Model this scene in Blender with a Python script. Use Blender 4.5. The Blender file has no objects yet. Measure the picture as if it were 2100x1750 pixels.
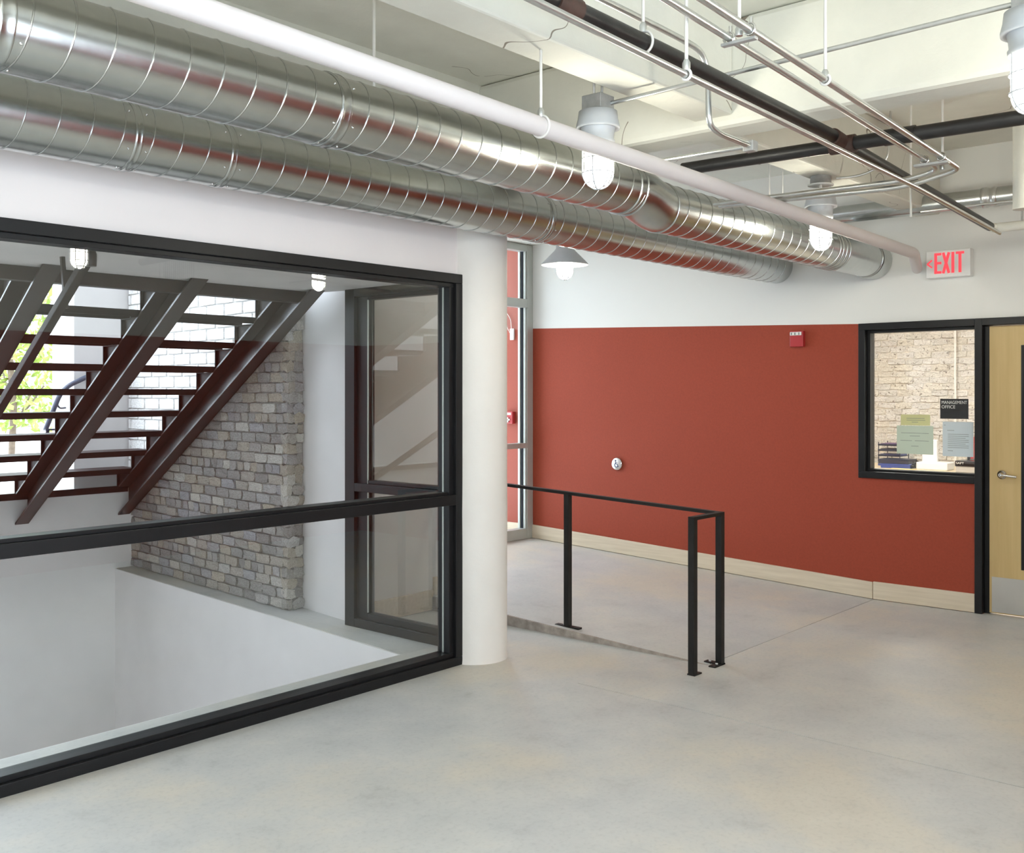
import bpy, bmesh, math, random
from mathutils import Vector, Matrix

# ------------------------------------------------------------------ camera, world, exposure
scene = bpy.context.scene
col = scene.collection
R = math.radians
random.seed(7)

cam_data = bpy.data.cameras.new('camera')
cam_data.sensor_width = 36.0
cam_data.lens = 36.0 * 2096 / 2100
cam_data.shift_y = -71.0 / 2100
cam_data.clip_start = 0.05
cam_data.clip_end = 200
camera = bpy.data.objects.new('camera', cam_data)
camera.location = (0, 0, 1.62)
camera.rotation_euler = (R(90), 0, R(-49))
col.objects.link(camera)
scene.camera = camera

world = bpy.data.worlds.new('sky')
scene.world = world
world.use_nodes = True
bg = world.node_tree.nodes['Background']
bg.inputs['Color'].default_value = (0.77, 0.875, 1.0, 1)
bg.inputs['Strength'].default_value = 9.0

vs = scene.view_settings
vs.view_transform = 'Standard'
vs.look = 'None'
vs.gamma = 1
vs.use_curve_mapping = False
vs.exposure = 0.06
LAMP = 100.0          # emission of the glass jars
scene.cycles.max_bounces = 10
scene.cycles.diffuse_bounces = 6
scene.cycles.sample_clamp_indirect = 6.0
scene.cycles.caustics_reflective = False
scene.cycles.caustics_refractive = False

# ------------------------------------------------------------------ materials
def new_mat(name):
    m = bpy.data.materials.new(name)
    m.use_nodes = True
    nt = m.node_tree
    return m, nt, nt.nodes['Principled BSDF']

def link(nt, a, b):
    nt.links.new(a, b)

def noise(nt, scale, detail=4, rough=0.6, coord='Object'):
    tc = nt.nodes.new('ShaderNodeTexCoord')
    n = nt.nodes.new('ShaderNodeTexNoise')
    n.inputs['Scale'].default_value = scale
    n.inputs['Detail'].default_value = detail
    n.inputs['Roughness'].default_value = rough
    link(nt, tc.outputs[coord], n.inputs['Vector'])
    return n

def ramp(nt, src, stops):
    r = nt.nodes.new('ShaderNodeValToRGB')
    els = r.color_ramp.elements
    while len(els) < len(stops):
        els.new(0.5)
    for e, (p, c) in zip(els, stops):
        e.position = p
        e.color = (c[0], c[1], c[2], 1)
    link(nt, src, r.inputs['Fac'])
    return r

def bump(nt, b, src, strength, dist):
    n = nt.nodes.new('ShaderNodeBump')
    n.inputs['Strength'].default_value = strength
    n.inputs['Distance'].default_value = dist
    link(nt, src, n.inputs['Height'])
    link(nt, n.outputs['Normal'], b.inputs['Normal'])

def plain(name, c, rough=0.6, metal=0.0, var=0.06, scale=6.0, bmp=0.0, bscale=60, bdist=0.002, spec=0.5):
    m, nt, b = new_mat(name)
    b.inputs['Roughness'].default_value = rough
    b.inputs['Metallic'].default_value = metal
    b.inputs['Specular IOR Level'].default_value = spec
    n = noise(nt, scale)
    lo = tuple(max(0, q * (1 - var)) for q in c)
    hi = tuple(min(1, q * (1 + var)) for q in c)
    r = ramp(nt, n.outputs['Fac'], [(0.3, lo), (0.7, hi)])
    link(nt, r.outputs['Color'], b.inputs['Base Color'])
    if bmp:
        n2 = noise(nt, bscale, 5)
        bump(nt, b, n2.outputs['Fac'], bmp, bdist)
    return m

M = {}
M['white'] = plain('white_wall_paint', (0.83, 0.765, 0.745), 0.75, var=0.02, scale=2.0, bmp=0.15, bscale=90)
M['plaster'] = plain('stairwell_plaster', (0.72, 0.69, 0.68), 0.8, var=0.05, scale=1.6, bmp=0.2, bscale=25)
M['column'] = plain('column_paint', (0.77, 0.73, 0.68), 0.6, var=0.03, scale=3, bmp=0.5, bscale=9, bdist=0.006)
M['ceil'] = plain('painted_concrete', (0.71, 0.70, 0.63), 0.7, var=0.05, scale=3.0, bmp=0.45, bscale=14, bdist=0.006)
def add_cracks(m):
    nt = m.node_tree; b = nt.nodes['Principled BSDF']
    src = b.inputs['Base Color'].links[0].from_socket
    n = noise(nt, 0.8, 3, 0.5); n2 = noise(nt, 1.4, 2)
    a = nt.nodes.new('ShaderNodeMath'); a.operation = 'SUBTRACT'; a.inputs[1].default_value = 0.5
    link(nt, n.outputs['Fac'], a.inputs[0])
    ab = nt.nodes.new('ShaderNodeMath'); ab.operation = 'ABSOLUTE'; link(nt, a.outputs[0], ab.inputs[0])
    lt = nt.nodes.new('ShaderNodeMath'); lt.operation = 'LESS_THAN'; lt.inputs[1].default_value = 0.0009
    link(nt, ab.outputs[0], lt.inputs[0])
    gt = nt.nodes.new('ShaderNodeMath'); gt.operation = 'GREATER_THAN'; gt.inputs[1].default_value = 0.52
    link(nt, n2.outputs['Fac'], gt.inputs[0])
    mu = nt.nodes.new('ShaderNodeMath'); mu.operation = 'MULTIPLY'
    link(nt, lt.outputs[0], mu.inputs[0]); link(nt, gt.outputs[0], mu.inputs[1])
    mx = nt.nodes.new('ShaderNodeMix'); mx.data_type = 'RGBA'
    link(nt, mu.outputs[0], mx.inputs[0]); link(nt, src, mx.inputs[6]); mx.inputs[7].default_value = (0.22, 0.19, 0.15, 1)
    link(nt, mx.outputs[2], b.inputs['Base Color'])
add_cracks(M['ceil'])
M['grey_plaster'] = plain('grey_pier_render', (0.52, 0.50, 0.49), 0.8, var=0.05, scale=2.5, bmp=0.2)
M['black'] = plain('black_frame_paint', (0.009, 0.009, 0.010), 0.42, var=0.15, spec=0.3)
M['blackpipe'] = plain('black_iron', (0.014, 0.013, 0.013), 0.38, var=0.35, scale=12, bmp=0.3, bscale=70)
M['rust'] = plain('rusty_coupling', (0.06, 0.03, 0.022), 0.6, var=0.3, scale=20)
M['stair'] = plain('stair_steel_paint', (0.030, 0.019, 0.017), 0.36, var=0.2, scale=8)
M['stair_dull'] = plain('stair_matt_paint', (0.024, 0.016, 0.015), 0.6, var=0.2, scale=8, spec=0.2)
M['pipe_white'] = plain('white_pipe_jacket', (0.66, 0.61, 0.60), 0.55, var=0.02)
M['rod_white'] = plain('painted_rod', (0.74, 0.72, 0.68), 0.5, var=0.05)
M['lampgrey'] = plain('lamp_grey_enamel', (0.50, 0.52, 0.54), 0.35, var=0.03)
M['boxgrey'] = plain('galvanised_box', (0.42, 0.42, 0.41), 0.45, metal=0.5, var=0.15, scale=25)
M['conduit'] = plain('conduit_steel', (0.62, 0.63, 0.62), 0.28, metal=0.9, var=0.08, scale=15)
M['chrome'] = plain('brushed_nickel', (0.68, 0.67, 0.65), 0.22, metal=1.0, var=0.03)
M['stainless'] = plain('stainless_plate', (0.62, 0.61, 0.58), 0.3, metal=1.0, var=0.05, scale=3)
M['alu'] = plain('aluminium_frame', (0.50, 0.52, 0.49), 0.42, metal=0.35, var=0.04)
M['gasket'] = plain('dark_gasket', (0.01, 0.018, 0.035), 0.5)
M['red_plastic'] = plain('red_plastic', (0.42, 0.025, 0.03), 0.35, var=0.05)
M['white_plastic'] = plain('white_plastic', (0.80, 0.80, 0.78), 0.4, var=0.02)
M['steel_bolt'] = plain('zinc_bolt', (0.45, 0.44, 0.42), 0.35, metal=0.9)
M['rail'] = plain('railing_black_steel', (0.012, 0.011, 0.010), 0.5, var=0.3, scale=10, spec=0.3)
M['kerb'] = plain('rough_kerb', (0.34, 0.29, 0.25), 0.9, var=0.3, scale=14, bmp=0.6, bscale=40)
M['paper_yellow'] = plain('yellow_paper', (0.62, 0.60, 0.30), 0.8, var=0.02)
M['paper_green'] = plain('pale_green_paper', (0.55, 0.62, 0.50), 0.8, var=0.02)
M['paper_blue'] = plain('pale_letter_paper', (0.60, 0.66, 0.68), 0.8, var=0.02)
M['print'] = plain('print_ink', (0.22, 0.24, 0.22), 0.8)
M['sign_black'] = plain('sign_black', (0.013, 0.013, 0.013), 0.3)
M['sign_text'] = plain('sign_lettering', (0.75, 0.75, 0.70), 0.5)
M['blue_ink'] = plain('blue_symbol', (0.03, 0.05, 0.16), 0.5)
M['tray'] = plain('dark_tray', (0.03, 0.035, 0.06), 0.4)
M['navy'] = plain('navy_plastic', (0.04, 0.07, 0.28), 0.35)
M['purple'] = plain('plum_folder', (0.14, 0.08, 0.18), 0.6)
M['envelope'] = plain('manila', (0.72, 0.55, 0.24), 0.7)
M['cardboard'] = plain('grey_carton', (0.40, 0.38, 0.35), 0.8)
M['bark'] = plain('bark', (0.16, 0.12, 0.09), 0.9, var=0.3, scale=20)
M['leaf'] = plain('leaf', (0.26, 0.36, 0.06), 0.6, var=0.35, scale=9)
M['ground'] = plain('pale_paving', (0.50, 0.48, 0.44), 0.9, var=0.15, scale=3)
M['ext_wall'] = plain('pale_render', (0.72, 0.69, 0.62), 0.85, var=0.08)
M['blue_grey'] = plain('blue_grey_panel', (0.16, 0.26, 0.36), 0.5)
M['blue_steel'] = plain('blue_black_steel', (0.03, 0.04, 0.07), 0.35)
M['mortar'] = plain('dirty_mortar', (0.30, 0.28, 0.255), 0.95, var=0.3, scale=18, bmp=0.5, bscale=70)
M['mortar_white'] = plain('pale_mortar', (0.52, 0.51, 0.50), 0.95, var=0.1, scale=18)
M['mortar_cream'] = plain('cream_mortar', (0.70, 0.65, 0.57), 0.95, var=0.25, scale=11, bmp=0.9, bscale=40, bdist=0.01)
M['office_wall'] = plain('office_paint', (0.80, 0.78, 0.73), 0.8, var=0.02)
M['bright_disc'] = plain('white_enamel', (0.85, 0.86, 0.82), 0.35, var=0.02)

# galvanised duct: rolled steel with faint vertical streaks
m, nt, b = new_mat('galvanised_duct')
b.inputs['Metallic'].default_value = 1.0
n = noise(nt, 22, 3)
r = ramp(nt, n.outputs['Fac'], [(0.25, (0.52, 0.54, 0.535)), (0.75, (0.58, 0.60, 0.59))])
link(nt, r.outputs['Color'], b.inputs['Base Color'])
n2 = noise(nt, 5, 5)
rr = nt.nodes.new('ShaderNodeMapRange')
rr.inputs['To Min'].default_value = 0.20
rr.inputs['To Max'].default_value = 0.30
link(nt, n2.outputs['Fac'], rr.inputs['Value'])
link(nt, rr.outputs['Result'], b.inputs['Roughness'])
n3 = noise(nt, 7, 2)
bump(nt, b, n3.outputs['Fac'], 0.03, 0.01)
M['duct'] = m

# concrete floor: mottled grey with tan stains
m, nt, b = new_mat('polished_concrete')
n1 = noise(nt, 0.8, 6, 0.62)
n2 = noise(nt, 3.2, 8, 0.7)
n3 = noise(nt, 45, 3, 0.6)
r1 = ramp(nt, n1.outputs['Fac'], [(0.36, (0.52, 0.52, 0.515)), (0.50, (0.56, 0.545, 0.515)), (0.62, (0.60, 0.55, 0.47))])
r2 = ramp(nt, n2.outputs['Fac'], [(0.28, (0.80, 0.79, 0.76)), (0.42, (0.95, 0.95, 0.94)), (0.7, (1.05, 1.05, 1.05))])
mx = nt.nodes.new('ShaderNodeMix'); mx.data_type = 'RGBA'; mx.blend_type = 'MULTIPLY'
mx.inputs[0].default_value = 1.0
link(nt, r1.outputs['Color'], mx.inputs[6]); link(nt, r2.outputs['Color'], mx.inputs[7])
r3 = ramp(nt, n3.outputs['Fac'], [(0.28, (0.9, 0.9, 0.9)), (0.5, (1, 1, 1))])
mx2 = nt.nodes.new('ShaderNodeMix'); mx2.data_type = 'RGBA'; mx2.blend_type = 'MULTIPLY'
mx2.inputs[0].default_value = 1.0
link(nt, mx.outputs[2], mx2.inputs[6]); link(nt, r3.outputs['Color'], mx2.inputs[7])
link(nt, mx2.outputs[2], b.inputs['Base Color'])
rr = nt.nodes.new('ShaderNodeMapRange')
rr.inputs['To Min'].default_value = 0.34; rr.inputs['To Max'].default_value = 0.62
link(nt, n2.outputs['Fac'], rr.inputs['Value']); link(nt, rr.outputs['Result'], b.inputs['Roughness'])
bump(nt, b, n2.outputs['Fac'], 0.05, 0.01)
M['floor'] = m

def two_tone(name, z0, slope, y0, lower, upper):
    """wall painted one colour up to a cut line and another above it"""
    m, nt, b = new_mat(name)
    b.inputs['Roughness'].default_value = 0.7
    b.inputs['Specular IOR Level'].default_value = 0.3
    g = nt.nodes.new('ShaderNodeNewGeometry')
    s = nt.nodes.new('ShaderNodeSeparateXYZ')
    link(nt, g.outputs['Position'], s.inputs[0])
    a = nt.nodes.new('ShaderNodeMath'); a.operation = 'SUBTRACT'; a.inputs[1].default_value = y0
    link(nt, s.outputs['Y'], a.inputs[0])
    mxm = nt.nodes.new('ShaderNodeMath'); mxm.operation = 'MAXIMUM'; mxm.inputs[1].default_value = 0
    link(nt, a.outputs[0], mxm.inputs[0])
    c = nt.nodes.new('ShaderNodeMath'); c.operation = 'MULTIPLY_ADD'
    c.inputs[1].default_value = slope; c.inputs[2].default_value = z0
    link(nt, mxm.outputs[0], c.inputs[0])
    gt = nt.nodes.new('ShaderNodeMath'); gt.operation = 'GREATER_THAN'
    link(nt, s.outputs['Z'], gt.inputs[0]); link(nt, c.outputs[0], gt.inputs[1])
    nz = noise(nt, 60, 3)
    lo = ramp(nt, nz.outputs['Fac'], [(0.3, tuple(q * 0.93 for q in lower)), (0.7, tuple(q * 1.07 for q in lower))])
    mx = nt.nodes.new('ShaderNodeMix'); mx.data_type = 'RGBA'
    link(nt, gt.outputs[0], mx.inputs[0])
    link(nt, lo.outputs['Color'], mx.inputs[6])
    mx.inputs[7].default_value = (*upper, 1)
    link(nt, mx.outputs[2], b.inputs['Base Color'])
    n2 = noise(nt, 160, 3)
    bump(nt, b, n2.outputs['Fac'], 0.12, 0.002)
    return m
RED = (0.31, 0.052, 0.025)
M['red_wall'] = two_tone('red_and_white_paint', 2.156, 0.0296, 3.22, RED, (0.78, 0.775, 0.745))
M['red_flat'] = two_tone('red_and_white_paint_opposite', 2.16, 0.0, 0, RED, (0.78, 0.775, 0.745))
M['red_all'] = plain('vestibule_red_paint', RED, 0.62, var=0.06, scale=60)

def wood(name, c1, c2, axis, scale=5.0, rough=0.45):
    m, nt, b = new_mat(name)
    tc = nt.nodes.new('ShaderNodeTexCoord')
    mp = nt.nodes.new('ShaderNodeMapping')
    sc = [14, 14, 14]; sc[axis] = 0.9
    mp.inputs['Scale'].default_value = sc
    link(nt, tc.outputs['Object'], mp.inputs['Vector'])
    n = nt.nodes.new('ShaderNodeTexNoise'); n.inputs['Scale'].default_value = scale; n.inputs['Detail'].default_value = 5
    link(nt, mp.outputs[0], n.inputs['Vector'])
    r = ramp(nt, n.outputs['Fac'], [(0.3, c1), (0.7, c2)])
    link(nt, r.outputs['Color'], b.inputs['Base Color'])
    b.inputs['Roughness'].default_value = rough
    return m
M['maple'] = wood('maple_board', (0.60, 0.50, 0.37), (0.70, 0.60, 0.46), 1, 3.0)
M['birch'] = wood('birch_door', (0.56, 0.40, 0.17), (0.63, 0.46, 0.21), 2, 2.0)
M['birch_top'] = wood('birch_desktop', (0.74, 0.60, 0.40), (0.82, 0.68, 0.48), 1, 2.0)

def brick_mat(name, stops, rough=0.9, bmp=0.6, spots=None):
    m, nt, b = new_mat(name)
    oi = nt.nodes.new('ShaderNodeObjectInfo')
    r = ramp(nt, oi.outputs['Random'], stops)
    n = noise(nt, 9, 6, 0.7)
    rn = ramp(nt, n.outputs['Fac'], [(0.3, (0.62, 0.60, 0.58)), (0.6, (1.0, 1.0, 1.0)), (0.75, (1.15, 1.13, 1.1))])
    # each brick samples its own patch of the grime
    tc = nt.nodes.new('ShaderNodeTexCoord')
    ad = nt.nodes.new('ShaderNodeVectorMath'); ad.operation = 'ADD'
    cmb = nt.nodes.new('ShaderNodeVectorMath'); cmb.operation = 'SCALE'; cmb.inputs['Scale'].default_value = 7.0
    link(nt, oi.outputs['Location'], cmb.inputs[0])
    link(nt, tc.outputs['Object'], ad.inputs[0]); link(nt, cmb.outputs[0], ad.inputs[1])
    link(nt, ad.outputs[0], n.inputs['Vector'])
    mx = nt.nodes.new('ShaderNodeMix'); mx.data_type = 'RGBA'; mx.blend_type = 'MULTIPLY'
    mx.inputs[0].default_value = 1.0
    link(nt, r.outputs['Color'], mx.inputs[6]); link(nt, rn.outputs['Color'], mx.inputs[7])
    out_c = mx.outputs[2]
    if spots:
        ns = nt.nodes.new('ShaderNodeTexNoise'); ns.inputs['Scale'].default_value = spots; ns.inputs['Detail'].default_value = 5
        mp = nt.nodes.new('ShaderNodeMapping'); mp.inputs['Scale'].default_value = (1, 2.2, 1)
        link(nt, ad.outputs[0], mp.inputs['Vector']); link(nt, mp.outputs[0], ns.inputs['Vector'])
        rs = ramp(nt, ns.outputs['Fac'], [(0.31, (0.30, 0.26, 0.22)), (0.40, (1, 1, 1))])
        m3 = nt.nodes.new('ShaderNodeMix'); m3.data_type = 'RGBA'; m3.blend_type = 'MULTIPLY'; m3.inputs[0].default_value = 1.0
        link(nt, out_c, m3.inputs[6]); link(nt, rs.outputs['Color'], m3.inputs[7])
        out_c = m3.outputs[2]
    link(nt, out_c, b.inputs['Base Color'])
    b.inputs['Roughness'].default_value = rough
    n2 = nt.nodes.new('ShaderNodeTexNoise'); n2.inputs['Scale'].default_value = 14; n2.inputs['Detail'].default_value = 6
    link(nt, ad.outputs[0], n2.inputs['Vector'])
    bump(nt, b, n2.outputs['Fac'], bmp, 0.012)
    return m
M['brick'] = brick_mat('weathered_brick', [(0.0, (0.32, 0.30, 0.285)), (0.3, (0.44, 0.42, 0.40)), (0.55, (0.50, 0.44, 0.36)), (0.75, (0.42, 0.41, 0.43)), (1.0, (0.66, 0.62, 0.55))], bmp=0.9)
M['brick_white'] = brick_mat('white_masonry', [(0.0, (0.76, 0.75, 0.74)), (1.0, (0.82, 0.81, 0.80))], 0.7, 0.15)
M['brick_cream'] = brick_mat('cream_washed_brick', [(0.0, (0.78, 0.73, 0.64)), (0.4, (0.84, 0.81, 0.77)), (0.75, (0.74, 0.71, 0.66)), (1.0, (0.84, 0.79, 0.69))], 0.9, 1.0, spots=3.0)

def glass_mat(name, tint=(0.96, 0.975, 0.965), gain=2.1):
    m = bpy.data.materials.new(name); m.use_nodes = True
    nt = m.node_tree; nt.nodes.clear()
    out = nt.nodes.new('ShaderNodeOutputMaterial')
    tr = nt.nodes.new('ShaderNodeBsdfTransparent'); tr.inputs['Color'].default_value = (*tint, 1)
    gl = nt.nodes.new('ShaderNodeBsdfGlossy'); gl.inputs['Roughness'].default_value = 0.0
    gl.inputs['Color'].default_value = (0.95, 0.97, 0.96, 1)
    fr = nt.nodes.new('ShaderNodeFresnel'); fr.inputs['IOR'].default_value = 1.5
    ge = nt.nodes.new('ShaderNodeNewGeometry')
    inv = nt.nodes.new('ShaderNodeMath'); inv.operation = 'SUBTRACT'; inv.inputs[0].default_value = 1.0
    link(nt, ge.outputs['Backfacing'], inv.inputs[1])
    mu = nt.nodes.new('ShaderNodeMath'); mu.operation = 'MULTIPLY'
    link(nt, fr.outputs[0], mu.inputs[0]); link(nt, inv.outputs[0], mu.inputs[1])
    mg = nt.nodes.new('ShaderNodeMath'); mg.operation = 'MULTIPLY'; mg.inputs[1].default_value = gain; mg.use_clamp = True
    link(nt, mu.outputs[0], mg.inputs[0])
    mx = nt.nodes.new('ShaderNodeMixShader')
    link(nt, mg.outputs[0], mx.inputs[0]); link(nt, tr.outputs[0], mx.inputs[1]); link(nt, gl.outputs[0], mx.inputs[2])
    link(nt, mx.outputs[0], out.inputs['Surface'])
    return m
M['glass'] = glass_mat('window_glass')
M['glass_dark'] = plain('dark_door_glass', (0.012, 0.011, 0.012), 0.05)

def emit(name, c, s):
    m = bpy.data.materials.new(name); m.use_nodes = True
    nt = m.node_tree; nt.nodes.clear()
    out = nt.nodes.new('ShaderNodeOutputMaterial')
    e = nt.nodes.new('ShaderNodeEmission')
    e.inputs['Color'].default_value = (*c, 1); e.inputs['Strength'].default_value = s
    link(nt, e.outputs[0], out.inputs['Surface'])
    return m
M['jar'] = emit('lit_glass_jar', (1.0, 0.97, 0.82), LAMP)
M['exit_red'] = emit('exit_letters', (1.0, 0.09, 0.11), 1.1)
M['panel_light'] = emit('office_light_panel', (1.0, 0.97, 0.92), 55.0)

# ------------------------------------------------------------------ object helpers
def setp(o, label=None, cat=None, group=None, kind=None):
    if label: o['label'] = label
    if cat: o['category'] = cat
    if group: o['group'] = group
    if kind: o['kind'] = kind
    return o

def thing(name, loc, label, cat, group=None, kind=None, rotz=0.0):
    o = bpy.data.objects.new(name, None)
    o.empty_display_size = 0.1
    o.location = loc
    o.rotation_euler = (0, 0, rotz)
    col.objects.link(o)
    o['local'] = 1 if rotz else 0
    return setp(o, label, cat, group, kind)

def root_of(o):
    while o.parent is not None:
        o = o.parent
    return o

class MB:
    """collects faces; build() links them as one mesh object"""
    def __init__(s):
        s.v = []; s.f = []; s.smooth = []
    def add(s, vs, fs, smooth=False):
        k = len(s.v)
        s.v += [tuple(q) for q in vs]
        for f in fs:
            s.f.append(tuple(i + k for i in f)); s.smooth.append(smooth)
        return s
    def box(s, x0, x1, y0, y1, z0, z1):
        x0, x1 = min(x0, x1), max(x0, x1); y0, y1 = min(y0, y1), max(y0, y1); z0, z1 = min(z0, z1), max(z0, z1)
        return s.add([(x0, y0, z0), (x1, y0, z0), (x1, y1, z0), (x0, y1, z0), (x0, y0, z1), (x1, y0, z1), (x1, y1, z1), (x0, y1, z1)],
                     [(3, 2, 1, 0), (4, 5, 6, 7), (0, 1, 5, 4), (1, 2, 6, 5), (2, 3, 7, 6), (3, 0, 4, 7)])
    def prism(s, pts, z0, z1):
        n = len(pts)
        a = sum(pts[i][0] * pts[(i + 1) % n][1] - pts[(i + 1) % n][0] * pts[i][1] for i in range(n))
        if a < 0: pts = pts[::-1]
        zf0 = z0 if callable(z0) else (lambda p: z0)
        zf1 = z1 if callable(z1) else (lambda p: z1)
        vs = [(p[0], p[1], zf0(p)) for p in pts] + [(p[0], p[1], zf1(p)) for p in pts]
        fs = [tuple(range(n - 1, -1, -1)), tuple(range(n, 2 * n))] + [(i, (i + 1) % n, n + (i + 1) % n, n + i) for i in range(n)]
        return s.add(vs, fs)
    def extrude(s, pts, d):
        """closed 3-D polygon pushed along d"""
        n = len(pts); d = Vector(d)
        a = [Vector(p) for p in pts]; bb = [p + d for p in a]
        nrm = Vector((0, 0, 0))
        for i in range(n):
            nrm += a[i].cross(a[(i + 1) % n])
        if nrm.dot(d) > 0:
            a, bb = a[::-1], bb[::-1]
        fs = [tuple(range(n)), tuple(range(2 * n - 1, n - 1, -1))] + [((i + 1) % n, i, n + i, n + (i + 1) % n) for i in range(n)]
        return s.add(a + bb, fs)
    def lathe(s, c, prof, n=24, axis='Z', cap=True):
        """prof: (radius, height) pairs along the axis"""
        vs, fs = [], []
        for (r, h) in prof:
            for i in range(n):
                t = 2 * math.pi * i / n
                p = (r * math.cos(t), r * math.sin(t), h)
                if axis == 'X': p = (h, p[0], p[1])
                elif axis == 'Y': p = (p[1], h, p[0])
                vs.append((c[0] + p[0], c[1] + p[1], c[2] + p[2]))
        for j in range(len(prof) - 1):
            for i in range(n):
                a0 = j * n + i; b0 = j * n + (i + 1) % n
                fs.append((a0, b0, b0 + n, a0 + n) if prof[j + 1][1] >= prof[j][1] else (a0 + n, b0 + n, b0, a0))
        s.add(vs, fs, True)
        if cap:
            up = prof[-1][1] >= prof[0][1]
            k = len(prof) - 1
            lo = [vs[i] for i in range(n)]; hi = [vs[k * n + i] for i in range(n)]
            s.add(lo, [tuple(range(n))[::-1] if up else tuple(range(n))])
            s.add(hi, [tuple(range(n)) if up else tuple(range(n))[::-1]])
        return s
    def sweep(s, pts, r, n=10, fillet=0.0, closed=False):
        pts = [Vector(p) for p in pts]
        if fillet > 0 and len(pts) > 2:
            out = [pts[0]]
            for i in range(1, len(pts) - 1):
                p, a, c = pts[i], pts[i - 1], pts[i + 1]
                da, dc = (a - p), (c - p)
                f = min(fillet, da.length * 0.45, dc.length * 0.45)
                pa, pc = p + da.normalized() * f, p + dc.normalized() * f
                for k in range(7):
                    t = k / 6
                    out.append(pa * (1 - t) ** 2 + p * 2 * t * (1 - t) + pc * t * t)
            out.append(pts[-1]); pts = out
        m = len(pts)
        tang = []
        for i in range(m):
            a = pts[(i - 1) % m] if (closed or i > 0) else pts[i]
            c = pts[(i + 1) % m] if (closed or i < m - 1) else pts[i]
            tang.append((c - a).normalized())
        ref = Vector((0, 0, 1)) if abs(tang[0].z) < 0.9 else Vector((1, 0, 0))
        nx = tang[0].cross(ref).normalized()
        vs, fs = [], []
        for i in range(m):
            nx = (nx - tang[i] * nx.dot(tang[i])).normalized()
            ny = tang[i].cross(nx)
            for k in range(n):
                t = 2 * math.pi * k / n
                vs.append(pts[i] + (nx * math.cos(t) + ny * math.sin(t)) * r)
        for i in range(m if closed else m - 1):
            j = (i + 1) % m
            for k in range(n):
                fs.append((i * n + k, i * n + (k + 1) % n, j * n + (k + 1) % n, j * n + k))
        s.add(vs, fs, True)
        if not closed:
            s.add([vs[k] for k in range(n)], [tuple(range(n))[::-1]])
            s.add([vs[(m - 1) * n + k] for k in range(n)], [tuple(range(n))])
        return s
    def bar(s, p, q, w, h, up=(0, 0, 1)):
        """rectangular bar between two points"""
        p, q = Vector(p), Vector(q)
        d = (q - p).normalized()
        sd = d.cross(Vector(up)).normalized(); u2 = sd.cross(d)
        vs = []
        for e in (p, q):
            for (a, c) in ((-1, -1), (1, -1), (1, 1), (-1, 1)):
                vs.append(e + sd * a * w / 2 + u2 * c * h / 2)
        return s.add(vs, [(0, 1, 2, 3), (7, 6, 5, 4), (1, 0, 4, 5), (2, 1, 5, 6), (3, 2, 6, 7), (0, 3, 7, 4)])
    def mesh(s, name, mat, off=(0, 0, 0)):
        me = bpy.data.meshes.new(name)
        me.from_pydata([(p[0] - off[0], p[1] - off[1], p[2] - off[2]) for p in s.v], [], s.f)
        me.polygons.foreach_set('use_smooth', s.smooth)
        me.materials.append(mat)
        bm = bmesh.new(); bm.from_mesh(me)
        bmesh.ops.recalc_face_normals(bm, faces=bm.faces)
        bm.to_mesh(me); bm.free()
        me.update()
        return me
    def build(s, name, mat, parent=None, bevel=0.0, segs=2, smooth_by=None):
        mat = M[mat] if isinstance(mat, str) else mat
        if parent is None:
            xs = [p[0] for p in s.v]; ys = [p[1] for p in s.v]; zs = [p[2] for p in s.v]
            off = ((min(xs) + max(xs)) / 2, (min(ys) + max(ys)) / 2, min(zs))
        else:
            rt = root_of(parent)
            off = (0, 0, 0) if rt.get('local') else tuple(rt.location)
        o = bpy.data.objects.new(name, s.mesh(name, mat, off))
        if parent is None:
            o.location = off
        else:
            o.parent = parent
        col.objects.link(o)
        if bevel:
            md = o.modifiers.new('edge', 'BEVEL'); md.width = bevel; md.segments = segs
            md.limit_method = 'ANGLE'; md.angle_limit = R(40)
        return o

def text_mesh(name, body, mat, parent, loc, size, facing, extrude=0.0012, width=1.0, align='LEFT'):
    """raised lettering as a mesh; facing 'X' reads when looking along +X"""
    cu = bpy.data.curves.new(name, 'FONT')
    cu.body = body; cu.size = size; cu.extrude = extrude; cu.align_x = align
    tmp = bpy.data.objects.new(name + '_tmp', cu)
    col.objects.link(tmp)
    bpy.context.view_layer.update()
    me = bpy.data.meshes.new_from_object(tmp.evaluated_get(bpy.context.evaluated_depsgraph_get()))
    bpy.data.objects.remove(tmp); bpy.data.curves.remove(cu)
    me.name = name
    rt = root_of(parent).location
    mtx = Matrix.Translation(Vector(loc) - Vector(rt)) @ Matrix(((0, 0, -1, 0), (-1, 0, 0, 0), (0, 1, 0, 0), (0, 0, 0, 1))) @ Matrix.Diagonal((width, 1, 1, 1))
    me.transform(mtx)
    me.materials.clear(); me.materials.append(M[mat])
    o = bpy.data.objects.new(name, me); o.parent = parent
    col.objects.link(o)
    return o

def struct(name, mb, mat, label, cat, parent=None, bevel=0.0):
    o = mb.build(name, mat, parent, bevel)
    if parent is None:
        setp(o, label, cat, kind='structure')
    return o

XB = 7.88          # face of the red wall
YA = 4.24          # face of the glazed wall
ZC = 3.42          # slab soffit

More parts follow.
